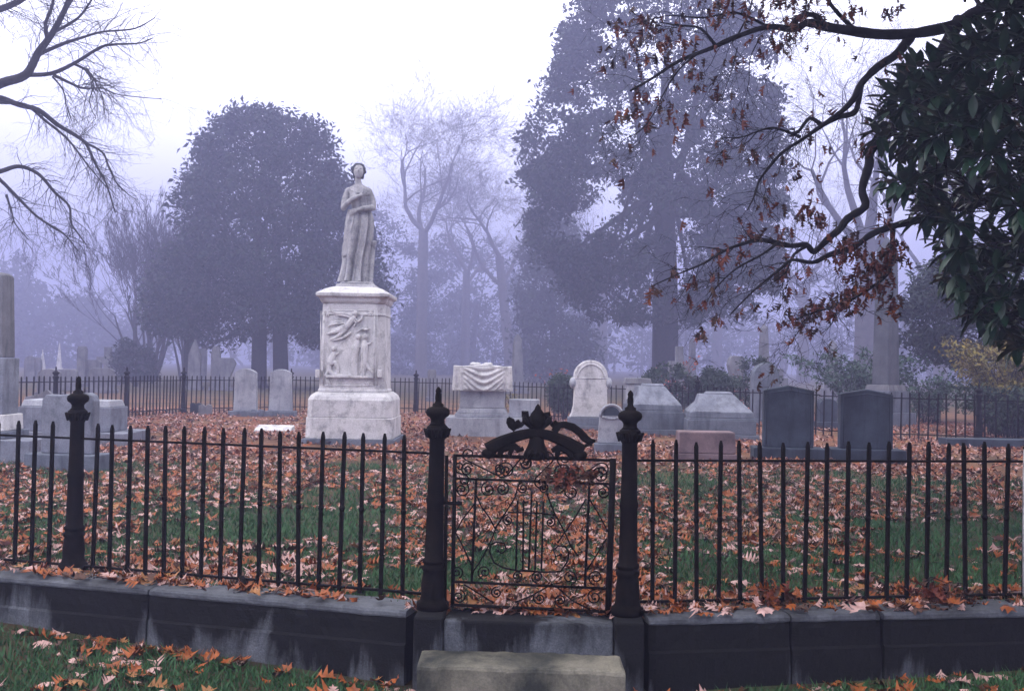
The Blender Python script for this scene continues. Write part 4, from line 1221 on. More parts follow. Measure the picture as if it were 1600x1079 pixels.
def scatter_leaves():
    pts = []
    # inside the plot
    tries = 104000
    for _ in range(tries):
        y = 5.0 + 22.0 * rnd.random() ** 1.25
        x = rnd.uniform(-.78, .78) * y
        if y < fence_y(x) - .02: continue
        d = mnoise.noise(Vector((x * .85, y * .55, 9.2))) + .5 * mnoise.noise(Vector((x * 2.3, y * 1.7, 3.3)))
        cover = .42 + 1.2 * d
        if x > 0.9 and y < 9.0: cover -= .26
        if y > 9: cover += .22
        if y - fence_y(x) < .45: cover += .45
        if rnd.random() > cover: continue
        pts.append((x, y, gz(x, y)))
    # outside, below the wall
    for _ in range(4900):
        y = rnd.uniform(3.6, 6.6); x = rnd.uniform(-.85, .85) * y
        fy_ = fence_y(x) - .20
        if y > fy_: continue
        if abs(x - q_step.x) < .56 and y > q_step.y - .16: continue
        near = fy_ - y
        d = mnoise.noise(Vector((x * 1.1, y * 1.1, 5.5)))
        cover = .40 + 1.1 * d + (.45 if near < .12 else 0) + (.5 if x > .5 else 0) + (.25 if -.9 < x < -.2 else 0)
        if rnd.random() > cover: continue
        pts.append((x, y, out_z(x, y)))
    for _ in range(330):
        x = rnd.uniform(-5, 5)
        if GL.x - .1 < x < GR.x + .1: continue
        if mnoise.noise(Vector((x * 1.7, 0, 8.8))) < rnd.uniform(-.5, .4): continue
        pts.append((x, fence_y(x) - rnd.uniform(-.02, .13), .014))
    for _ in range(26):
        pts.append((q_step.x + rnd.uniform(-.5, .45), q_step.y + rnd.uniform(.06, .15), OUT_Z + .21))
    return np.array(pts, dtype=np.float32)
q_step = q
pts = scatter_leaves()
n = len(pts)
yaw = rng.uniform(0, 2 * PI, n); pitch = rng.normal(0, .19, n); roll = rng.normal(0, .25, n)
flip = rng.random(n) < .5; roll = np.where(flip, roll + PI, roll)
size = rng.uniform(.42, 1.15, n) * .80
mi0 = rng.choice(4, n, p=[.43, .13, .37, .07])
pts[:, 2] += (0.012 + rng.uniform(0, .020, n) + np.where(mi0 == 2, -.004, .006)).astype(np.float32)
mi = mi0
# pale undersides show on the flipped ones
mi = np.where(flip & (rng.random(n) < .30), 1, mi)
dist = np.hypot(pts[:, 0], pts[:, 1]); vis = np.array([in_view(*p_, pad=-8) for p_ in pts])
order = np.argsort(np.where(vis, dist, 1e9))
near_i = order[:300]; rest = np.setdiff1d(np.arange(n), near_i)
LEAF_ME = [[np_mesh('fallen_leaf', v, f, LM[k], smooth=False) for v, f in LEAFV] for k in range(4)]
LTXT = ['rust brown oak leaf', 'pale pinkish oak leaf', 'dark dead oak leaf', 'ochre oak leaf']
def leaf_place(p_):
    x, y, z = p_
    if y > fence_y(x) + .02: return 'lying on the lawn just inside the iron fence'
    if z > -.05: return 'lying on the wall coping under the pickets'
    if abs(x - q_step.x) < .6 and z > OUT_Z + .15: return 'lying at the back of the doorstep'
    if fence_y(x) - y < .36: return 'lying against the foot of the low wall'
    return 'lying on the grass verge below the wall' if x < q_step.x else 'lying on the verge between the doorstep and the magnolia'
for i in near_i:
    me = LEAF_ME[mi[i]][int(rng.integers(0, 12))]
    o = link(bpy.data.objects.new('fallen_leaf', me))
    o.location = pts[i]; o.rotation_euler = (roll[i], pitch[i], yaw[i]); o.scale = (size[i],) * 3
    lt_ = LTXT[mi[i]] + ' ' + leaf_place(pts[i]); props(o, lt_, 'leaf', lt_.replace('leaf', 'leaves').replace('oak ', 'fallen oak '))
rn = rest[dist[rest] < 13]; rf = rest[dist[rest] >= 13]
Rm = euler_mats(yaw, pitch, roll)
v1 = instance_mesh(LEAFV, pts[rn], Rm[rn], size[rn], mi[rn])
v2 = instance_mesh(LOWV, pts[rf], Rm[rf], size[rf] * 1.1, mi[rf])
V = np.concatenate([v1[0], v2[0]]); F = np.concatenate([v1[1], v2[1] + len(v1[0])]); Mi = np.concatenate([v1[2], v2[2]])
o = link(bpy.data.objects.new('fallen_leaves', np_mesh('fallen_leaves', V, F, LM, Mi)))
props(o, 'carpet of brown fallen oak leaves over the lawn', 'fallen leaves', kind='stuff')
print('leaves', n, 'tris', len(F) * 2)

# ------------------------------------------------------------------ grass
def grass():
    P = []
    for _ in range(195000):
        y = 3.6 + 9.5 * rnd.random() ** 1.5; x = rnd.uniform(-.72, .72) * y
        fy_ = fence_y(x)
        if fy_ - .22 < y < fy_ + .05: continue
        if y < fy_ and abs(x - q_step.x) < .55 and y > q_step.y - .16: continue
        d = mnoise.noise(Vector((x * .9, y * .9, 21.0)))
        if rnd.random() > .75 + .6 * d: continue
        P.append((x, y, gz(x, y) if y > fy_ else out_z(x, y)))
    P = np.array(P, dtype=np.float32); n = len(P)
    h = rng.uniform(.018, .062, n); w = rng.uniform(.0022, .0045, n) * (1 + P[:, 1] / 9); a = rng.uniform(0, 2 * PI, n)
    lx, ly = rng.normal(0, .5, n) * h, rng.normal(0, .5, n) * h
    A = P.copy(); B = P.copy(); T = P.copy()
    A[:, 0] -= w * np.cos(a); A[:, 1] -= w * np.sin(a); B[:, 0] += w * np.cos(a); B[:, 1] += w * np.sin(a)
    T[:, 0] += lx; T[:, 1] += ly; T[:, 2] += h
    V = np.stack([A, B, T], 1).reshape(-1, 3); F = np.arange(3 * n).reshape(-1, 3)
    o = link(bpy.data.objects.new('grass', np_mesh('grass', V, F, M['grass'])))
    props(o, 'short dark green grass between the fallen leaves', 'grass', kind='stuff')
grass()

# ------------------------------------------------------------------ leaf kites for far crowns
KITE = (np.array([(0, 0, 0), (.42, -.22, .05), (1, 0, -.04), (.42, .22, .05)], dtype=np.float32), np.array([(0, 1, 2, 3)], dtype=np.int32))
def crown_mesh(name, P, Nrm, size, mats, mi=None, jit=.8):
    n = len(P)
    yaw = rng.uniform(0, 2 * PI, n); pitch = rng.uniform(-1.0, 1.1, n); roll = rng.uniform(-1.2, 1.2, n)
    Rm = euler_mats(yaw, pitch, roll)
    V, F, Mi = instance_mesh([KITE], P.astype(np.float32), Rm, size, mi if mi is not None else np.zeros(n, dtype=int))
    return np_mesh(name, V, F, mats, Mi)

DS = 1.5
def env_points(env, D, n_cl, cl_r, per, depth=.8, gaps=0.0, seed=1, flat=.75):
    """leaf points in clumps filling an outline [(py, xl, xr)...] at distance D, round in depth"""
    r = random.Random(seed)
    ys = [e[0] for e in env]
    def lr(y):
        for a, b in zip(env[:-1], env[1:]):
            if a[0] <= y <= b[0]:
                u = (y - a[0]) / (b[0] - a[0] + 1e-9)
                return a[1] + (b[1] - a[1]) * u, a[2] + (b[2] - a[2]) * u
        return env[-1][1], env[-1][2]
    wmax = max(e[2] - e[1] for e in env)
    ppm = 1600 / D
    C = []
    while len(C) < n_cl:
        y = r.uniform(ys[0], ys[-1]); xl, xr = lr(y)
        if r.random() > (xr - xl) / wmax: continue
        # favour the rim
        u = r.random(); u = u if r.random() < .5 else (.5 + .5 * math.copysign(abs(2 * u - 1) ** .5, u - .5))
        x = xl + (xr - xl) * u
        hw = (xr - xl) / 2 / ppm; rel = 2 * u - 1
        dz = hw * math.sqrt(max(0.02, 1 - rel * rel)) * depth * (r.choice((-1, 1)) * r.random() ** .4)
        p = at(x, y, D)
        if gaps and mnoise.noise(Vector((p.x * .45, p.z * .55, seed * 3.1))) < -1 + gaps * 1.0 and r.random() < .8: continue
        C.append((p.x, p.y + dz, p.z, cl_r * r.uniform(.55, 1.15)))
    C = np.array(C)
    idx = np.repeat(np.arange(len(C)), per); n = len(idx)
    d = rng.normal(size=(n, 3)); d /= np.linalg.norm(d, axis=1)[:, None]
    rad = C[idx, 3] * np.where(rng.random(n) < .12, rng.uniform(1.0, 1.5, n), rng.uniform(.45, 1.08, n))
    P = C[idx, :3] + d * rad[:, None] * np.array([1, 1, flat])
    return P, C

def tube_arr(segs, sides=5):
    """segs: list of (pts, radii); one mesh"""
    b = MB()
    for pts_, rr in segs: b.tube(pts_, rr, sides, cap=False)
    return b

def grow(start, direc, length, r0, levels, rr, seed_r, kids=(3, 5), spread=.7, up=.15, shrink=.62, wander=.18, droop=0.0, minr=.004):
    """branching skeleton: list of (pts, radii, level)"""
    out_ = []
    def rec(p, d, L, r_, lev):
        n = 5 if lev < 2 else 4
        pts_ = [p.copy()]; rad = [r_]
        q_ = p.copy(); dd = d.copy()
        for i in range(n):
            dd = (dd + Vector((rr.gauss(0, wander), rr.gauss(0, wander), rr.gauss(0, wander) + up - droop * lev))).normalized()
            q_ = q_ + dd * (L / n); pts_.append(q_.copy()); rad.append(r_ * (1 - .62 * (i + 1) / n))
        out_.append((pts_, rad, lev))
        if lev >= levels: return
        k = rr.randint(*kids)
        for j in range(k):
            u = rr.uniform(.35, 1.0) if j else 1.0
            f = u * n; i = min(int(f), n - 1); w = f - i
            b0 = pts_[i].lerp(pts_[i + 1], w); rb = (rad[i] * (1 - w) + rad[i + 1] * w) * rr.uniform(.6, .85)
            t_ = (pts_[i + 1] - pts_[i]).normalized()
            rv = Vector((rr.gauss(0, 1), rr.gauss(0, 1), rr.gauss(0, .7))); rv = (rv - t_ * rv.dot(t_)).normalized()
            nd = (t_ + rv * spread * rr.uniform(.6, 1.3)).normalized()
            rec(b0, nd, L * shrink * rr.uniform(.7, 1.2), max(rb * .8, minr), lev + 1)
    rec(start, direc, length, r0, 0)
    return out_

def evergreen(label, env, D, px_trunk, tr, n_cl, cl_r, per, leaf, seed, mat='ever', gaps=0.0, depth=.8, name='evergreen_tree', group=None, top_y=None, trunks=None, limbs=6, cat='tree', flat=.75):
    k_ds = 1.15 if 36 < D < 48 else DS if D > 36 else 1.0
    D *= k_ds; cl_r *= k_ds; leaf *= k_ds ** .7; tr *= k_ds
    base = ground_x(px_trunk, D); base.z -= .1
    t = thing(name, base, label, cat, group)
    P, C = env_points(env, D, n_cl, cl_r, per, depth, gaps, seed, flat)
    s = rng.uniform(.7, 1.25, len(P)) * leaf
    me = crown_mesh('crown', P, None, s, M[mat])
    for v in (me,): v.transform(Matrix.Translation(-base))
    raw('crown', me, t)
    r = random.Random(seed)
    ty = top_y if top_y is not None else env[0][0] * .55 + env[-1][0] * .45
    b = MB()
    for j, tx in enumerate(trunks or [px_trunk]):
        g0 = ground_x(tx, D + (j - .5) * .5 if trunks else D); g0.z -= .1
        top = at(tx + r.uniform(-12, 12), ty, D)
        pts_ = [g0, g0.lerp(top, .04), g0.lerp(top, .35) + Vector((r.uniform(-.1, .1), 0, 0)), g0.lerp(top, .7), top]
        b.tube(pts_, [tr * 1.5, tr * 1.12, tr, tr * .7, tr * .3], 10)
        for i in range(limbs):
            c_ = C[r.randrange(len(C))]; u = r.uniform(.45, .95); q0 = g0.lerp(top, u); q1 = Vector(c_[:3])
            mid_ = q0.lerp(q1, .5) + Vector((0, 0, r.uniform(-.3, .4)))
            b.tube([q0, mid_, q1], [tr * .35, tr * .22, tr * .07], 6)
    b.build('trunk', M['bark'], t)
    return t

evergreen('huge dark magnolia with a thick straight trunk and gappy crown',
          [(-110, 1010, 1080), (-40, 930, 1130), (20, 905, 1160), (40, 885, 1180), (100, 880, 1202), (150, 850, 1208), (200, 822, 1208), (300, 818, 1212), (380, 830, 1215), (430, 880, 1212), (470, 905, 1200), (500, 930, 1130)],
          46, 1040, .55, 900, .72, 85, .30, 11, gaps=.98, flat=.6, name='magnolia_tree', limbs=16, top_y=120)
evergreen('broad dense dark evergreen with low skirts and two trunks',
          [(180, 385, 430), (190, 350, 460), (205, 340, 512), (225, 318, 520), (250, 308, 524), (290, 288, 530), (340, 282, 560), (400, 268, 580), (450, 250, 590), (500, 245, 590), (522, 285, 560), (535, 360, 480)],
          43, 405, .30, 470, .80, 130, .26, 12, gaps=.55, name='evergreen_tree', trunks=[405, 440, 300], top_y=330)
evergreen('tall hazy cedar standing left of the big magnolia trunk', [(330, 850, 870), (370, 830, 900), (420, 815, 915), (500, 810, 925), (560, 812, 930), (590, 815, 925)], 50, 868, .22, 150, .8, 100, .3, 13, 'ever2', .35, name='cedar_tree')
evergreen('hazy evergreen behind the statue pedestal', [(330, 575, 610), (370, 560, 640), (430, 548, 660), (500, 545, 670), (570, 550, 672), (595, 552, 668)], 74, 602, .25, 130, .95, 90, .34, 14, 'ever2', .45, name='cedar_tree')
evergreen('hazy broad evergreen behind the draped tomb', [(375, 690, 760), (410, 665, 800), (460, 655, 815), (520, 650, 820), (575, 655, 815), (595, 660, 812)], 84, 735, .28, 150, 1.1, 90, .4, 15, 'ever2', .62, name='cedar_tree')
evergreen('blue dark evergreen with drooping edge behind the yellow bush', [(395, 1500, 1700), (430, 1450, 1720), (470, 1420, 1730), (500, 1410, 1730), (525, 1420, 1730), (548, 1450, 1720), (566, 1510, 1700)], 27, 1640, .3, 200, .5, 120, .17, 16, 'ever', .3)
evergreen('low dark round evergreen at the foot of the bare shrub', [(535, 195, 225), (548, 185, 235), (570, 182, 240), (590, 188, 236)], 41, 212, .08, 40, .3, 110, .16, 17, name='shrub', cat='shrub', limbs=2)
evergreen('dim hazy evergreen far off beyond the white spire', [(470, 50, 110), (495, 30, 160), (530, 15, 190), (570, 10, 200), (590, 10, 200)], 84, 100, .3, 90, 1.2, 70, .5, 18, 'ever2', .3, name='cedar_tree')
for lb, env, D, px, sd, mt in (('boxwood bush beside the arched monument', [(588, 868, 888), (600, 860, 898), (618, 860, 900), (640, 870, 892)], 25.5, 880, 20, 'box'),
                    ('boxwood bush at the foot of the big magnolia', [(572, 1025, 1070), (585, 1012, 1082), (605, 1012, 1085), (635, 1020, 1080)], 26.5, 1048, 21, 'box'),
                    ('boxwood bush between two other bushes with a spike top', [(578, 1110, 1122), (590, 1095, 1138), (605, 1092, 1142), (630, 1100, 1136)], 26.0, 1116, 22, 'box'),
                    ('dark boxwood bush around the large round topped stone', [(562, 1160, 1190), (575, 1148, 1205), (595, 1142, 1212), (635, 1150, 1208)], 27.0, 1172, 23, 'box')):
    evergreen(lb, env, D, px, .05, 55, .20, 110, .085, sd, mt, name='bush', cat='bush', limbs=5, group='boxwood bushes beyond the far fence', depth=.9)
def sprigs(label, name, cat, pxs, D, n_st, hgt, leaf, mat, seed, lean=.5, group=None, fan=.6, dens=30):
    """arching leafy stems from the ground"""
    r = random.Random(seed); base = ground_x(sum(pxs) / 2, D); t = thing(name, base, label, cat, group)
    segs = []; P = []
    w = (pxs[1] - pxs[0]) / 1600 * D
    for i in range(n_st):
        g0 = base + Vector((r.uniform(-.3, .3) * w, r.uniform(-.4, .4), -.05)); a = r.uniform(0, 2 * PI); L = hgt * r.uniform(.55, 1.05)
        pts_ = [g0 + Vector((math.cos(a) * fan * L * u ** 1.8, math.sin(a) * fan * L * u ** 1.8, L * (u - lean * .45 * u ** 3))) for u in (0, .25, .5, .75, 1)]
        segs.append((pts_, [.012, .010, .008, .006, .003]))
        for j in range(dens):
            u = r.uniform(.2, 1) * 4; k_ = min(int(u), 3)
            P.append(pts_[k_].lerp(pts_[k_ + 1], u - k_) + Vector((r.gauss(0, .05), r.gauss(0, .05), r.gauss(0, .05))))
    b = tube_arr(segs, 4); b.build('stem', M['bark'], t)
    P = np.array([tuple(p_) for p_ in P]); me = crown_mesh('foliage', P, None, rng.uniform(.6, 1.3, len(P)) * leaf, M[mat]); me.transform(Matrix.Translation(-base)); raw('foliage', me, t)
sprigs('feathery green spruce bush beside the big obelisk', 'bush', 'bush', (1300, 1400), 28, 70, 2.7, .13, 'spruce', 31, .7, fan=.75, dens=60)
sprigs('thin green arching bush past the dark side of the big obelisk', 'bush', 'bush', (1420, 1480), 26.5, 46, 2.0, .12, 'spruce', 32, .7, fan=.9, dens=40)
sprigs('yellowing bush glowing before the dark evergreen', 'bush', 'bush', (1520, 1650), 22, 170, 3.0, .10, 'yellow', 33, .75, fan=.4, dens=70)
sprigs('dark twiggy bush at the foot of the yellowing bush', 'bush', 'bush', (1530, 1650), 21, 90, 1.7, .10, 'box', 34, .9, fan=.7, dens=60)
for px, D, h, sd, lb in ((878, 26.5, 1.5, 35, 'small red leaved sapling by the arched monument'), (1052, 27.5, 1.95, 36, 'small red leaved sapling in the bush by the magnolia trunk'), (1158, 28, 1.6, 37, 'small red leaved sapling below the stone urn')):
    sprigs(lb, 'sapling', 'sapling', (px - 20, px + 20), D, 9, h, .10, 'redleaf', sd, .3, 'red leaved saplings', fan=.35, dens=16)
sprigs('low yellow bush just behind the draped tomb', 'bush', 'bush', (796, 812), 25, 12, .9, .07, 'yellow', 38, .5, fan=.3, dens=14)

# ------------------------------------------------------------------ bare trees
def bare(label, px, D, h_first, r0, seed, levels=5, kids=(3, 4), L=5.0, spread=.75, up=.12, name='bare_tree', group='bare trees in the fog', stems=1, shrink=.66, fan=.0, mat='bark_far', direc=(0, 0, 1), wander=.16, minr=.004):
    if D > 36: D *= DS; h_first *= DS; r0 *= DS; L *= DS
    r = random.Random(seed); base = ground_x(px, D); base.z -= .1
    t = thing(name, base, label, 'tree' if name != 'bare_shrub' else 'shrub', group)
    big = []; tw = []
    for s_ in range(stems):
        a = r.uniform(0, 2 * PI); d = Vector((math.cos(a) * fan * r.uniform(.3, 1), math.sin(a) * fan * r.uniform(.3, 1), 1)).normalized() if fan else Vector(direc).normalized()
        g0 = base + Vector((math.cos(a) * .25, math.sin(a) * .25, 0)) * (1 if fan else 0)
        if h_first:
            top = g0 + d * h_first
            big.append(([g0, g0.lerp(top, .08), g0.lerp(top, .5), top], [r0 * 1.35, r0 * 1.08, r0, r0 * .85]))
            n_l = r.randint(3, 5)
            st_ = [(g0.lerp(top, r.uniform(.72, 1)) if i else top, (d + Vector((math.cos(i * 2.4 + seed), math.sin(i * 2.4 + seed), 0)) * r.uniform(.5, 1.0)).normalized()) for i in range(n_l)]
        else:
            st_ = [(g0, d)]
        for p0, dd in st_:
            for pts_, rad, lev in grow(p0, dd, L, r0 * (.46 if h_first else 1), levels, r, seed, kids, spread, up, shrink, wander, 0.0, minr):
                (big if lev < 2 else tw).append((pts_, rad))
    tube_arr(big, 7).build('trunk', M[mat], t)
    b = tube_arr(tw, 3); b.build('twigs', M[mat], t)
    return t
bare('bare forked tree right of the statue head', 657, 64, 9.2, .36, 41, 5, (4, 5), 5.0, spread=1.05, up=.05, shrink=.7, minr=.010)
bare('bare tree leaning out behind the draped tomb', 800, 70, 8.4, .34, 42, 5, (4, 5), 4.8, spread=1.05, up=.05, shrink=.7, minr=.010, direc=(-.12, 0, 1))
bare('big pale bare tree whose trunk shows behind the big obelisk', 1352, 45, 6.8, .46, 43, 5, (4, 5), 4.8, spread=1.0, up=.06)
bare('hazy bare tree filling the gap between two other bare trees', 726, 78, 8.0, .34, 53, 5, (4, 5), 4.6, spread=1.05, up=.05, shrink=.7, minr=.010)
bare('faint bare tree between the magnolia and the pale obelisk', 1255, 72, 7, .42, 44, 5, (3, 4), 4.8)
bare('faintest bare tree right of the slim obelisk', 1120, 88, 7, .45, 45, 4, (3, 5), 5.5)
bare('faint bare tree at the far side of the plot behind the fog', 940, 84, 7, .45, 46, 4, (3, 5), 5.0)
bare('faint bare tree seen beside the evergreen crown', 540, 86, 7, .40, 47, 4, (3, 5), 4.5)
bare('faint bare tree behind the bare limbs in the fog', 30, 95, 7, .45, 48, 4, (3, 5), 4.5)
bare('dim bare tree behind the blue dark evergreen', 1470, 60, 6, .40, 49, 5, (3, 4), 4.8)
bare('twiggy many stemmed bare shrub beside the dense evergreen', 232, 40, 0, .075, 51, 5, (3, 4), 2.9, .45, .10, 'bare_shrub', None, 17, .62, .55, 'bark', wander=.10, minr=.0125)
bare('smaller many stemmed bare shrub rising before the dense evergreen', 290, 41, 0, .06, 52, 5, (3, 4), 2.7, .42, .14, 'bare_shrub', None, 12, .62, .35, 'bark', wander=.10, minr=.0125)

def far_woods():
    P = []; segs = []; r = random.Random(61)
    for i in range(150):
        D = r.uniform(118, 210); x = r.uniform(-.62, .62) * D; h = r.uniform(6, 15); w_ = h * r.uniform(.25, .5)
        if r.random() < .55:
            for _ in range(420):
                u = r.random() ** .8; a = r.uniform(0, 2 * PI); rr_ = w_ * math.sqrt(r.random()) * math.sin(PI * (.12 + .85 * u)) ** .6
                P.append((x + rr_ * math.cos(a), D + rr_ * math.sin(a), h * (.08 + .92 * u) + r.gauss(0, .4)))
            segs.append(([Vector((x, D, -.1)), Vector((x, D, h * .7))], [.3, .1]))
        else:
            for pts_, rad, lev in grow(Vector((x, D, -.1)), Vector((0, 0, 1)), h * .45, .3, 3, r, 1, (4, 5), .8, .08, .6): segs.append((pts_, rad))
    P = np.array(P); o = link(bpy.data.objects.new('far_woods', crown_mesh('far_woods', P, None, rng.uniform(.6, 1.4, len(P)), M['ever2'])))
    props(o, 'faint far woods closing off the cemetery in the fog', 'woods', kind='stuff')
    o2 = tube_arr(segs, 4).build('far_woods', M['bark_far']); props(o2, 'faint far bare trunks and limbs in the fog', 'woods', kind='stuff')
far_woods()

# ------------------------------------------------------------------ limbs read off the picture
def smooth(pts_, n=4):
    P = [pts_[0]] + list(pts_) + [pts_[-1]]; out_ = []
    for i in range(1, len(P) - 2):
        for j in range(n):
            u = j / n; a, b_, c_, d_ = P[i - 1], P[i], P[i + 1], P[i + 2]
            out_.append(.5 * ((2 * b_) + (c_ - a) * u + (2 * a - 5 * b_ + 4 * c_ - d_) * u * u + (3 * b_ - a - 3 * c_ + d_) * u ** 3))
    out_.append(P[-2]); return out_

def limb_path(px, D0, D1, seed, wob=.0):
    r = random.Random(seed); n = len(px)
    return smooth([at(x, y, D0 + (D1 - D0) * i / (n - 1) + r.gauss(0, wob)) for i, (x, y) in enumerate(px)])

def twig_out(path, rads, r, n, L, lev, maxlev, acc, tips, droop=.1, spread=.9, start=.1):
    N_ = len(path)
    for _ in range(n):
        f = r.uniform(start, 1) * (N_ - 1); i = min(int(f), N_ - 2)
        p0 = path[i].lerp(path[i + 1], f - i); t_ = (path[i + 1] - path[i]).normalized()
        rv = Vector((r.gauss(0, 1), r.gauss(0, .8), r.gauss(0, 1))); rv = (rv - t_ * rv.dot(t_)).normalized()
        d = (t_ * .8 + rv * spread * r.uniform(.5, 1.2)).normalized()
        m_ = 5; ll = L * r.uniform(.5, 1.3); q_ = p0.copy(); pts_ = [q_.copy()]
        for k_ in range(m_):
            d = (d + Vector((r.gauss(0, .2), r.gauss(0, .2), r.gauss(0, .2) - droop))).normalized(); q_ = q_ + d * ll / m_; pts_.append(q_.copy())
        r0 = max(min(rads[i] * .5, L * .010), .0018)
        rr_ = [r0 * (1 - .75 * k_ / m_) for k_ in range(m_ + 1)]
        acc.append((pts_, rr_)); tips.append((pts_[-1], d, lev))
        if lev < maxlev: twig_out(pts_, rr_, r, r.randint(2, 4), L * .55, lev + 1, maxlev, acc, tips, droop, spread, .25)

# bare tree whose trunk stands outside the frame
tb = ground_x(-330, 21); tb.z -= .1
lt = thing('bare_tree', tb, 'bare tree reaching drooping limbs in over the white sky', 'tree')
crotch = [at(-300, 260, 21), at(-290, 60, 21), at(-280, 330, 21)]
b = MB(); b.tube([tb, tb + Vector((0, 0, .5)), at(-320, 400, 21), crotch[0], crotch[1], at(-250, -150, 21), at(-230, -330, 21)], [.52, .42, .36, .30, .24, .16, .05], 12)
b.build('trunk', M['bark'], lt)
r = random.Random(77); acc = []; tips = []
LB = [([(-300, 255), (-160, 210), (-60, 160), (0, 131), (40, 117), (60, 82), (80, 55), (100, 18), (118, -25), (130, -60)], .19, .05, 20),
      ([(42, 117), (80, 115), (118, 98), (150, 78), (170, 70), (215, 68), (238, 60)], .075, .012, 20),
      ([(58, 86), (100, 68), (125, 60), (160, 50), (210, 45), (242, 28)], .06, .012, 19.6),
      ([(75, 60), (71, 38), (82, 8), (86, -30)], .07, .03, 20.3), ([(92, 32), (112, 0), (135, -40)], .06, .03, 19.8), ([(85, 50), (120, 30), (140, 5), (160, -30)], .05, .02, 20.4),
      ([(85, 118), (110, 130), (130, 138), (160, 138), (185, 148), (252, 155)], .05, .008, 20.2), ([(116, 100), (138, 112), (150, 130), (160, 152), (163, 178)], .045, .01, 19.7),
      ([(135, 112), (146, 132), (140, 160), (150, 185)], .03, .008, 20.1), ([(82, 120), (98, 140), (104, 165), (112, 190)], .03, .008, 20),
      ([(-290, 90), (-120, 110), (-40, 146), (0, 153), (30, 164), (60, 172), (90, 195), (120, 213), (135, 226), (150, 258), (165, 285), (180, 332)], .13, .018, 20.6),
      ([(0, 160), (40, 164), (70, 188), (100, 212), (120, 235), (140, 262), (166, 292)], .06, .012, 20.1), ([(135, 224), (160, 238), (170, 260), (185, 290), (212, 312)], .04, .008, 20.3),
      ([(-285, 320), (-120, 300), (-40, 278), (0, 268), (30, 260), (60, 272), (85, 300), (108, 322), (112, 350), (132, 378)], .10, .015, 19.5),
      ([(-285, 340), (-100, 260), (-30, 258), (0, 281), (30, 311), (60, 340), (100, 366), (122, 392)], .10, .014, 21.4), ([(10, 305), (18, 330), (24, 350), (45, 375)], .04, .01, 21),
      ([(-280, 60), (-120, 40), (-20, 20), (22, 6), (45, -8)], .13, .08, 21.5)]
main = []
for i, (px, ra, rb, D) in enumerate(LB):
    path = limb_path(px, D, D - .8, i, .12); n_ = len(path)
    rad = [.68 * (ra + (rb - ra) * (k_ / (n_ - 1)) ** .8) for k_ in range(n_)]
    main.append((path, rad))
    st_ = .45 if px[0][0] < -50 else .1
    twig_out(path, rad, r, int(12 + 2.6 * len(px)), .85, 1, 3, acc, tips, .09, 1.0, st_)
tube_arr(main, 8).build('limb', M['bark'], lt)
tube_arr(acc, 3).build('twigs', M['bark'], lt)

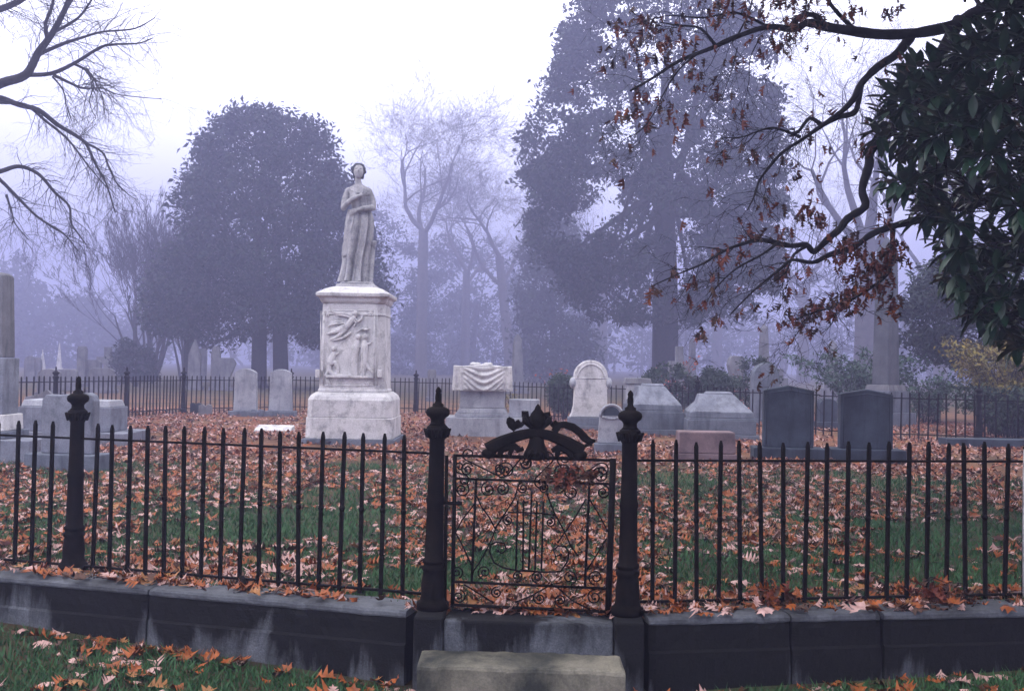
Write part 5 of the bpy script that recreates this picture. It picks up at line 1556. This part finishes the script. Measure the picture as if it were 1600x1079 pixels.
# near oak: trunk outside the frame, limbs with hanging brown leaves
ob = ground_x(1800, 10.5); ob.z = -.1
oak = thing('oak_tree', ob, 'near oak with crooked black limbs and hanging brown leaves', 'tree')
b = MB(); b.tube([ob, ob + Vector((0, 0, .4)), at(1790, 350, 10.5), at(1760, 60, 10.4), at(1760, -300, 10.4), at(1720, -700, 10.2)], [.42, .34, .30, .26, .2, .08], 12); b.build('trunk', M['bark'], oak)
OB = [([(1765, -30), (1650, -50), (1590, -15), (1530, 18), (1490, 40), (1430, 52), (1380, 54), (1340, 50), (1290, 42), (1262, 36), (1240, 46), (1200, 42), (1150, 58), (1110, 76), (1060, 96), (1020, 122), (985, 142)], .105, .010, 9.6, 8.0),
      ([(1425, 54), (1402, 84), (1370, 106), (1345, 132), (1336, 152), (1320, 170), (1300, 186), (1285, 196), (1255, 217), (1225, 236), (1208, 254), (1187, 281), (1180, 303), (1168, 328)], .058, .006, 9.2, 8.2),
      ([(1345, 134), (1341, 160), (1334, 177), (1310, 183), (1284, 196)], .035, .028, 9.0, 8.8),
      ([(1282, 194), (1265, 185), (1248, 205), (1236, 208)], .026, .014, 8.8, 8.6), ([(1250, 214), (1222, 203), (1204, 200), (1182, 206), (1160, 214), (1125, 216)], .020, .004, 8.7, 8.3), ([(1182, 207), (1168, 222), (1150, 232)], .008, .003, 8.4, 8.2),
      ([(1290, 40), (1272, 24), (1250, 26), (1236, 42)], .030, .03, 9.0, 8.9),
      ([(1500, 30), (1450, 120), (1405, 190), (1362, 232), (1358, 258), (1347, 296), (1352, 322), (1325, 341), (1312, 358), (1296, 371), (1272, 393), (1260, 382), (1235, 384), (1205, 377), (1184, 375), (1160, 381), (1140, 388), (1117, 400), (1098, 412), (1060, 428), (1018, 447)], .075, .006, 9.4, 7.8),
      ([(1600, 290), (1520, 320), (1480, 325), (1440, 342), (1400, 352), (1362, 366), (1335, 385), (1296, 398), (1270, 410), (1238, 406), (1218, 421), (1180, 452), (1140, 492)], .070, .006, 9.6, 7.9),
      ([(1262, 384), (1240, 398), (1228, 425), (1210, 440)], .02, .004, 8.5, 8.2), ([(1215, 380), (1190, 398), (1150, 420), (1120, 448), (1105, 470)], .016, .004, 8.3, 7.9),
      ([(1395, 360), (1390, 420), (1360, 450), (1325, 470), (1285, 484), (1238, 500)], .03, .004, 9.2, 8.2), ([(1310, 476), (1300, 505), (1285, 520)], .008, .003, 8.5, 8.4), ([(1270, 488), (1250, 515), (1240, 528)], .007, .003, 8.4, 8.3),
      ([(1340, 52), (1300, 10), (1280, -30)], .03, .015, 9.1, 8.8), ([(1200, 42), (1150, 20), (1100, 28), (1040, 25), (985, 42)], .018, .004, 8.6, 8.0), ([(1120, 74), (1095, 45), (1060, 40), (1030, 35)], .02, .005, 8.3, 8.0),
      ([(1150, 60), (1170, 20), (1180, -20)], .012, .006, 8.5, 8.4), ([(1090, 84), (1060, 110), (1035, 150), (1020, 180), (1000, 205), (975, 218)], .012, .003, 8.2, 7.8), ([(1186, 62), (1172, 92), (1170, 130), (1160, 172)], .008, .003, 8.5, 8.3), ([(1152, 75), (1145, 105), (1132, 142)], .007, .003, 8.4, 8.2)]
r = random.Random(99); acc = []; tips = []; main = []
for i, (px, ra, rb, D0, D1) in enumerate(OB):
    path = limb_path(px, D0, D1, i + 50, .03); n_ = len(path)
    rad = [.80 * (ra + (rb - ra) * (k_ / (n_ - 1)) ** .7) * (1 + .22 * mnoise.noise(Vector((k_ * .9, i * 3.3, .5)))) for k_ in range(n_)]
    main.append((path, rad))
    twig_out(path, rad, r, int(5 + 1.3 * len(px)), .42, 1, 3, acc, tips, .05, .95, .35 if len(px) > 12 else .2)
tube_arr(main, 8).build('limb', M['bark'], oak)
tube_arr(acc, 3).build('twigs', M['bark'], oak)
# hanging leaves: clusters where the picture has them, plus a few on the twig tips
HLV = [oak_leaf(s, 9, .15, .08, c_, b_) for s, c_, b_ in ((21, 1.4, .8), (22, 2.0, .3), (23, 1.0, 1.4), (24, .6, -.6))]
CL = [(1120, 20, 45, 26), (1060, 60, 55, 26), (1010, 50, 35, 22), (1020, 85, 40, 18), (1165, 15, 50, 22), (1230, 10, 60, 40), (1270, 15, 40, 22), (1215, 75, 20, 12), (1235, 60, 12, 6), (1000, 155, 14, 10), (985, 180, 14, 10), (1040, 180, 30, 14), (1010, 190, 14, 9), (975, 42, 14, 8), (1085, 120, 25, 12), (1150, 95, 14, 6),
      (1420, 110, 45, 22), (1330, 20, 25, 12), (1395, 20, 20, 14), (1350, 237, 14, 12), (1240, 255, 8, 3), (1295, 232, 8, 3), (1130, 245, 9, 4), (1185, 248, 8, 4), (1265, 335, 24, 26), (1285, 350, 14, 10), (1222, 372, 24, 12), (1180, 365, 18, 8), (1130, 405, 18, 8), (1115, 440, 14, 8), (1220, 432, 10, 10), (1320, 392, 34, 60), (1375, 415, 36, 90), (1360, 450, 30, 50), (1400, 390, 25, 26), (1420, 300, 25, 14),
      (1330, 465, 26, 40), (1300, 482, 24, 34), (1270, 492, 20, 26), (1248, 500, 14, 14), (1272, 522, 12, 8), (1120, 505, 10, 9), (1098, 525, 9, 8), (1085, 445, 14, 6), (1050, 430, 12, 5), (1160, 400, 14, 6), (1395, 475, 18, 14), (1430, 130, 25, 14), (1020, 455, 16, 6), (1110, 475, 14, 6), (1380, 350, 20, 10)]
HP = []
for cx_, cy_, rad_, cnt in CL:
    D = 8.0 + .9 * (cx_ - 1000) / 400 + r.gauss(0, .05)
    for _ in range(cnt):
        HP.append(at(cx_ + r.gauss(0, rad_ * .5), cy_ + r.gauss(0, rad_ * .42), D + r.gauss(0, .22)))
for p_, d_, lv in tips:
    if r.random() < .05: HP.append(p_)
HP = np.array([tuple(p_) for p_ in HP], dtype=np.float32); n = len(HP)
yaw = rng.uniform(0, 2 * PI, n); pitch = rng.normal(1.15, .35, n); roll = rng.uniform(-PI, PI, n)
Rm = euler_mats(yaw, pitch, roll); S = rng.uniform(.42, .78, n)
mh = rng.choice(3, n, p=[.55, .38, .07]); HM_ = [M['leaf_hang'], M['leaf_dark'], M['leaf_rust']]
hm_ = [[np_mesh('leaf', v, f, HM_[k]) for v, f in HLV] for k in range(3)]
order = np.argsort(-S / np.linalg.norm(HP - np.array([0, 0, 1.29]), axis=1))
for i in order[:300]:
    m3 = Matrix(Rm[i].tolist()).to_4x4()
    raw('leaf', hm_[mh[i]][int(rng.integers(0, 4))], oak, Matrix.Translation(Vector(HP[i].tolist()) - ob) @ m3 @ Matrix.Scale(float(S[i]), 4))
rest = order[300:]
V, F, Mi = instance_mesh(HLV, HP[rest] - np.array(ob, dtype=np.float32), Rm[rest], S[rest], mh[rest])
o = raw('leaves', np_mesh('leaves', V, F, HM_, Mi), oak); o['kind'] = 'stuff'

# near magnolia: dark glossy foliage
mb = ground_x(1790, 8.2); mb.z = -.1
mag = thing('magnolia_tree', mb, 'near magnolia with big dark glossy leaves filling the shadowed corner', 'tree')
b = MB(); b.tube([mb, mb + Vector((0, 0, .4)), at(1785, 300, 8.2), at(1770, -200, 8.2), at(1760, -700, 8.2)], [.30, .22, .19, .14, .05], 10)
def mag_leaf(seed, L=.19, W=.075):
    r_ = random.Random(seed); V = []; F = []; st_ = 5
    for i in range(st_):
        u = i / (st_ - 1); hw = W / 2 * (math.sin(PI * min(.97, max(.03, u)) ** .9)) ** .7 if 0 < i < st_ - 1 else .003
        for s in (-1, 0, 1): V.append((u * L, s * hw, (.25 * abs(s) * hw) - .12 * L * u * u * r_.uniform(.5, 1.3)))
    for i in range(st_ - 1):
        for s in (0, 1):
            a = i * 3 + s; F.append((a, a + 3, a + 4, a + 1))
    return np.array(V, dtype=np.float32), np.array(F, dtype=np.int32)
MLV = [mag_leaf(s, L, W) for s, L, W in ((1, .20, .075), (2, .17, .07), (3, .22, .08))]
MENV = [(-120, 1500), (0, 1585), (20, 1560), (60, 1500), (100, 1440), (140, 1400), (180, 1378), (230, 1372), (275, 1380), (300, 1405), (330, 1435), (370, 1455), (410, 1462), (450, 1490), (490, 1530), (520, 1560), (545, 1590), (560, 1640)]
def mag_l(y):
    for a, b_ in zip(MENV[:-1], MENV[1:]):
        if a[0] <= y <= b_[0]: return a[1] + (b_[1] - a[1]) * (y - a[0]) / (b_[0] - a[0])
    return 1700
r = random.Random(123); whorls = []
while len(whorls) < 1750:
    y = r.uniform(-650, 560)
    l = mag_l(y) if y > -120 else 1500 + (abs(y) - 120) * .25
    x = l + (2050 - l) * r.random() ** 1.35
    if y > 470 and x < 1560 and r.random() < .3: continue
    if x < 1470 and -20 < y < 420 and mnoise.noise(Vector((x * .018, y * .018, 2))) < -.12: continue
    D = 8.1 + r.uniform(-1.7, 1.6) * min(1, (x - l) / 160 + .25)
    whorls.append(at(x, y, D))
CAMI = CAM_R.transposed()
while len(whorls) < 7000:                     # rest of the crown, mostly out of view, enlarged and thickened to shade this corner
    a = r.uniform(0, 2 * PI); el = r.uniform(-.35, 1.4); rr_ = r.uniform(.55, 1.0)
    w = Vector((mb.x + 5.2 * rr_ * math.cos(a) * math.cos(el), mb.y - .6 + 5.6 * rr_ * math.sin(a) * math.cos(el), 4.4 + 4.6 * rr_ * math.sin(el)))
    v = CAMI @ (w - EYE)
    if v.length < 2.2: continue
    if v.z < -.2:
        px_, py_ = 800 + 1600 * v.x / -v.z, 539.5 - 1600 * v.y / -v.z
        if -90 < py_ < 1200 and px_ < max(mag_l(py_) + 45, 1440): continue
        if py_ >= 545 and px_ < 1700: continue
    whorls.append(w)
P = []; Rl = []; Sz = []
twg = []
axis = Vector((mb.x, mb.y, 0))
for w in whorls:
    out_d = (Vector((w.x - axis.x, w.y - axis.y, 0)).normalized() + Vector((r.gauss(0, .4), r.gauss(0, .4), r.uniform(-.5, .5)))).normalized()
    k_ = r.randint(6, 9)
    for j in range(k_):
        a = 2 * PI * j / k_ + r.uniform(-.3, .3)
        u_ = out_d.orthogonal().normalized(); v_ = out_d.cross(u_)
        d = (out_d * r.uniform(.2, .9) + (u_ * math.cos(a) + v_ * math.sin(a)) * 1.0 + Vector((0, 0, -.05))).normalized()
        q_ = d.to_track_quat('X', 'Z').to_matrix()
        P.append(tuple(w + d * .01)); Rl.append([list(row) for row in q_]); Sz.append(r.uniform(.65, 1.1))
    twg.append(([w - out_d * .35 - Vector((0, 0, .06)), w - out_d * .15, w], [.007, .005, .003]))
for i in range(26):
    q0 = mb.lerp(at(1770, -600, 8.2), r.uniform(.2, .9)); q1 = r.choice(whorls); b.tube([q0, q0.lerp(q1, .5) + Vector((0, 0, .1)), q1], [.05, .03, .008], 6)
b.build('trunk', M['bark'], mag)
tube_arr(twg, 3).build('twigs', M['bark'], mag)
P = np.array(P, dtype=np.float32); Rl = np.array(Rl, dtype=np.float32); Sz = np.array(Sz, dtype=np.float32)
ml_ = [np_mesh('leaf', v, f, M['magnolia'], smooth=True) for v, f in MLV]
vis = np.array([in_view(*p_, pad=0) for p_ in P]); order = np.argsort(np.where(vis, np.linalg.norm(P, axis=1), 1e9))
for i in order[:300]:
    raw('leaf', ml_[int(rng.integers(0, 3))], mag, Matrix.Translation(Vector(P[i].tolist()) - mb) @ Matrix(Rl[i].tolist()).to_4x4() @ Matrix.Scale(float(Sz[i]), 4))
rest = order[300:]
V, F, Mi = instance_mesh(MLV, P[rest] - np.array(mb, dtype=np.float32), Rl[rest], Sz[rest], np.zeros(len(rest), dtype=int))
o = raw('leaves', np_mesh('leaves', V, F, M['magnolia'], smooth=True), mag); o['kind'] = 'stuff'

# ------------------------------------------------------------------ dead leaf clumps caught on the ironwork
def clump(label, px, py, A, B, w, h, n, seed, mats=(0, 1), off=.02, down=1.1, out=None):
    r = random.Random(seed); p = onplane(px, py, A, B) + Vector((0, -off, 0))
    t = thing('dead_leaf_clump', p, label, 'dead leaves')
    segs = []
    for i in range(max(4, n // 6)):
        e = p + Vector((r.gauss(0, w * .5), r.uniform(-.03, .01), r.uniform(-h, .1 * h)))
        segs.append(([p + Vector((r.gauss(0, .02), 0, .02)), p.lerp(e, .5) + Vector((r.gauss(0, .02), -.01, 0)), e], [.003, .0025, .0015]))
    tube_arr(segs, 4).build('stem', M['bark'], t)
    for i in range(n):
        u = r.random(); q_ = p + Vector((r.gauss(0, w * .5), r.uniform(-.05, .015), -u * h))
        k_ = r.choice(mats)
        raw('leaf', hm_[k_][r.randrange(4)] if k_ < 3 else LEAF_ME[1][r.randrange(6)], t, Matrix.Translation(q_ - p) @ Matrix.Rotation(r.uniform(0, 6.28), 4, 'Z') @ Matrix.Rotation(down + r.gauss(0, .4), 4, 'Y') @ Matrix.Rotation(r.uniform(-3, 3), 4, 'X') @ Matrix.Scale(r.uniform(.4, .75), 4))
clump('clump of dry brown leaves hanging over the wall below the fence', 543, 938, A0 + Vector((0, -.17, 0)), A0 + FL + Vector((0, -.17, 0)), .06, .24, 30, 1, (3, 3, 3, 2), down=1.3)
clump('bunch of dead brown leaves caught in the gate scrollwork', 890, 735, gA, gB, .13, .08, 34, 2, (1, 1, 0))
clump('heap of dead brown leaves caught against the fence pickets above the dark wall', 1205, 910, B0, B0 + FR, .12, .14, 44, 3, (1, 0, 2), down=.8)
clump('wider heap of dead brown leaves caught against the fence pickets near the magnolia', 1452, 905, B0, B0 + FR, .16, .12, 44, 4, (1, 0, 2), down=.8)
clump('few dry leaves lying on the coping in front of the statue monument', 430, 920, A0, A0 + FL, .14, .05, 16, 5, (0, 2, 3), down=.2, off=.05)
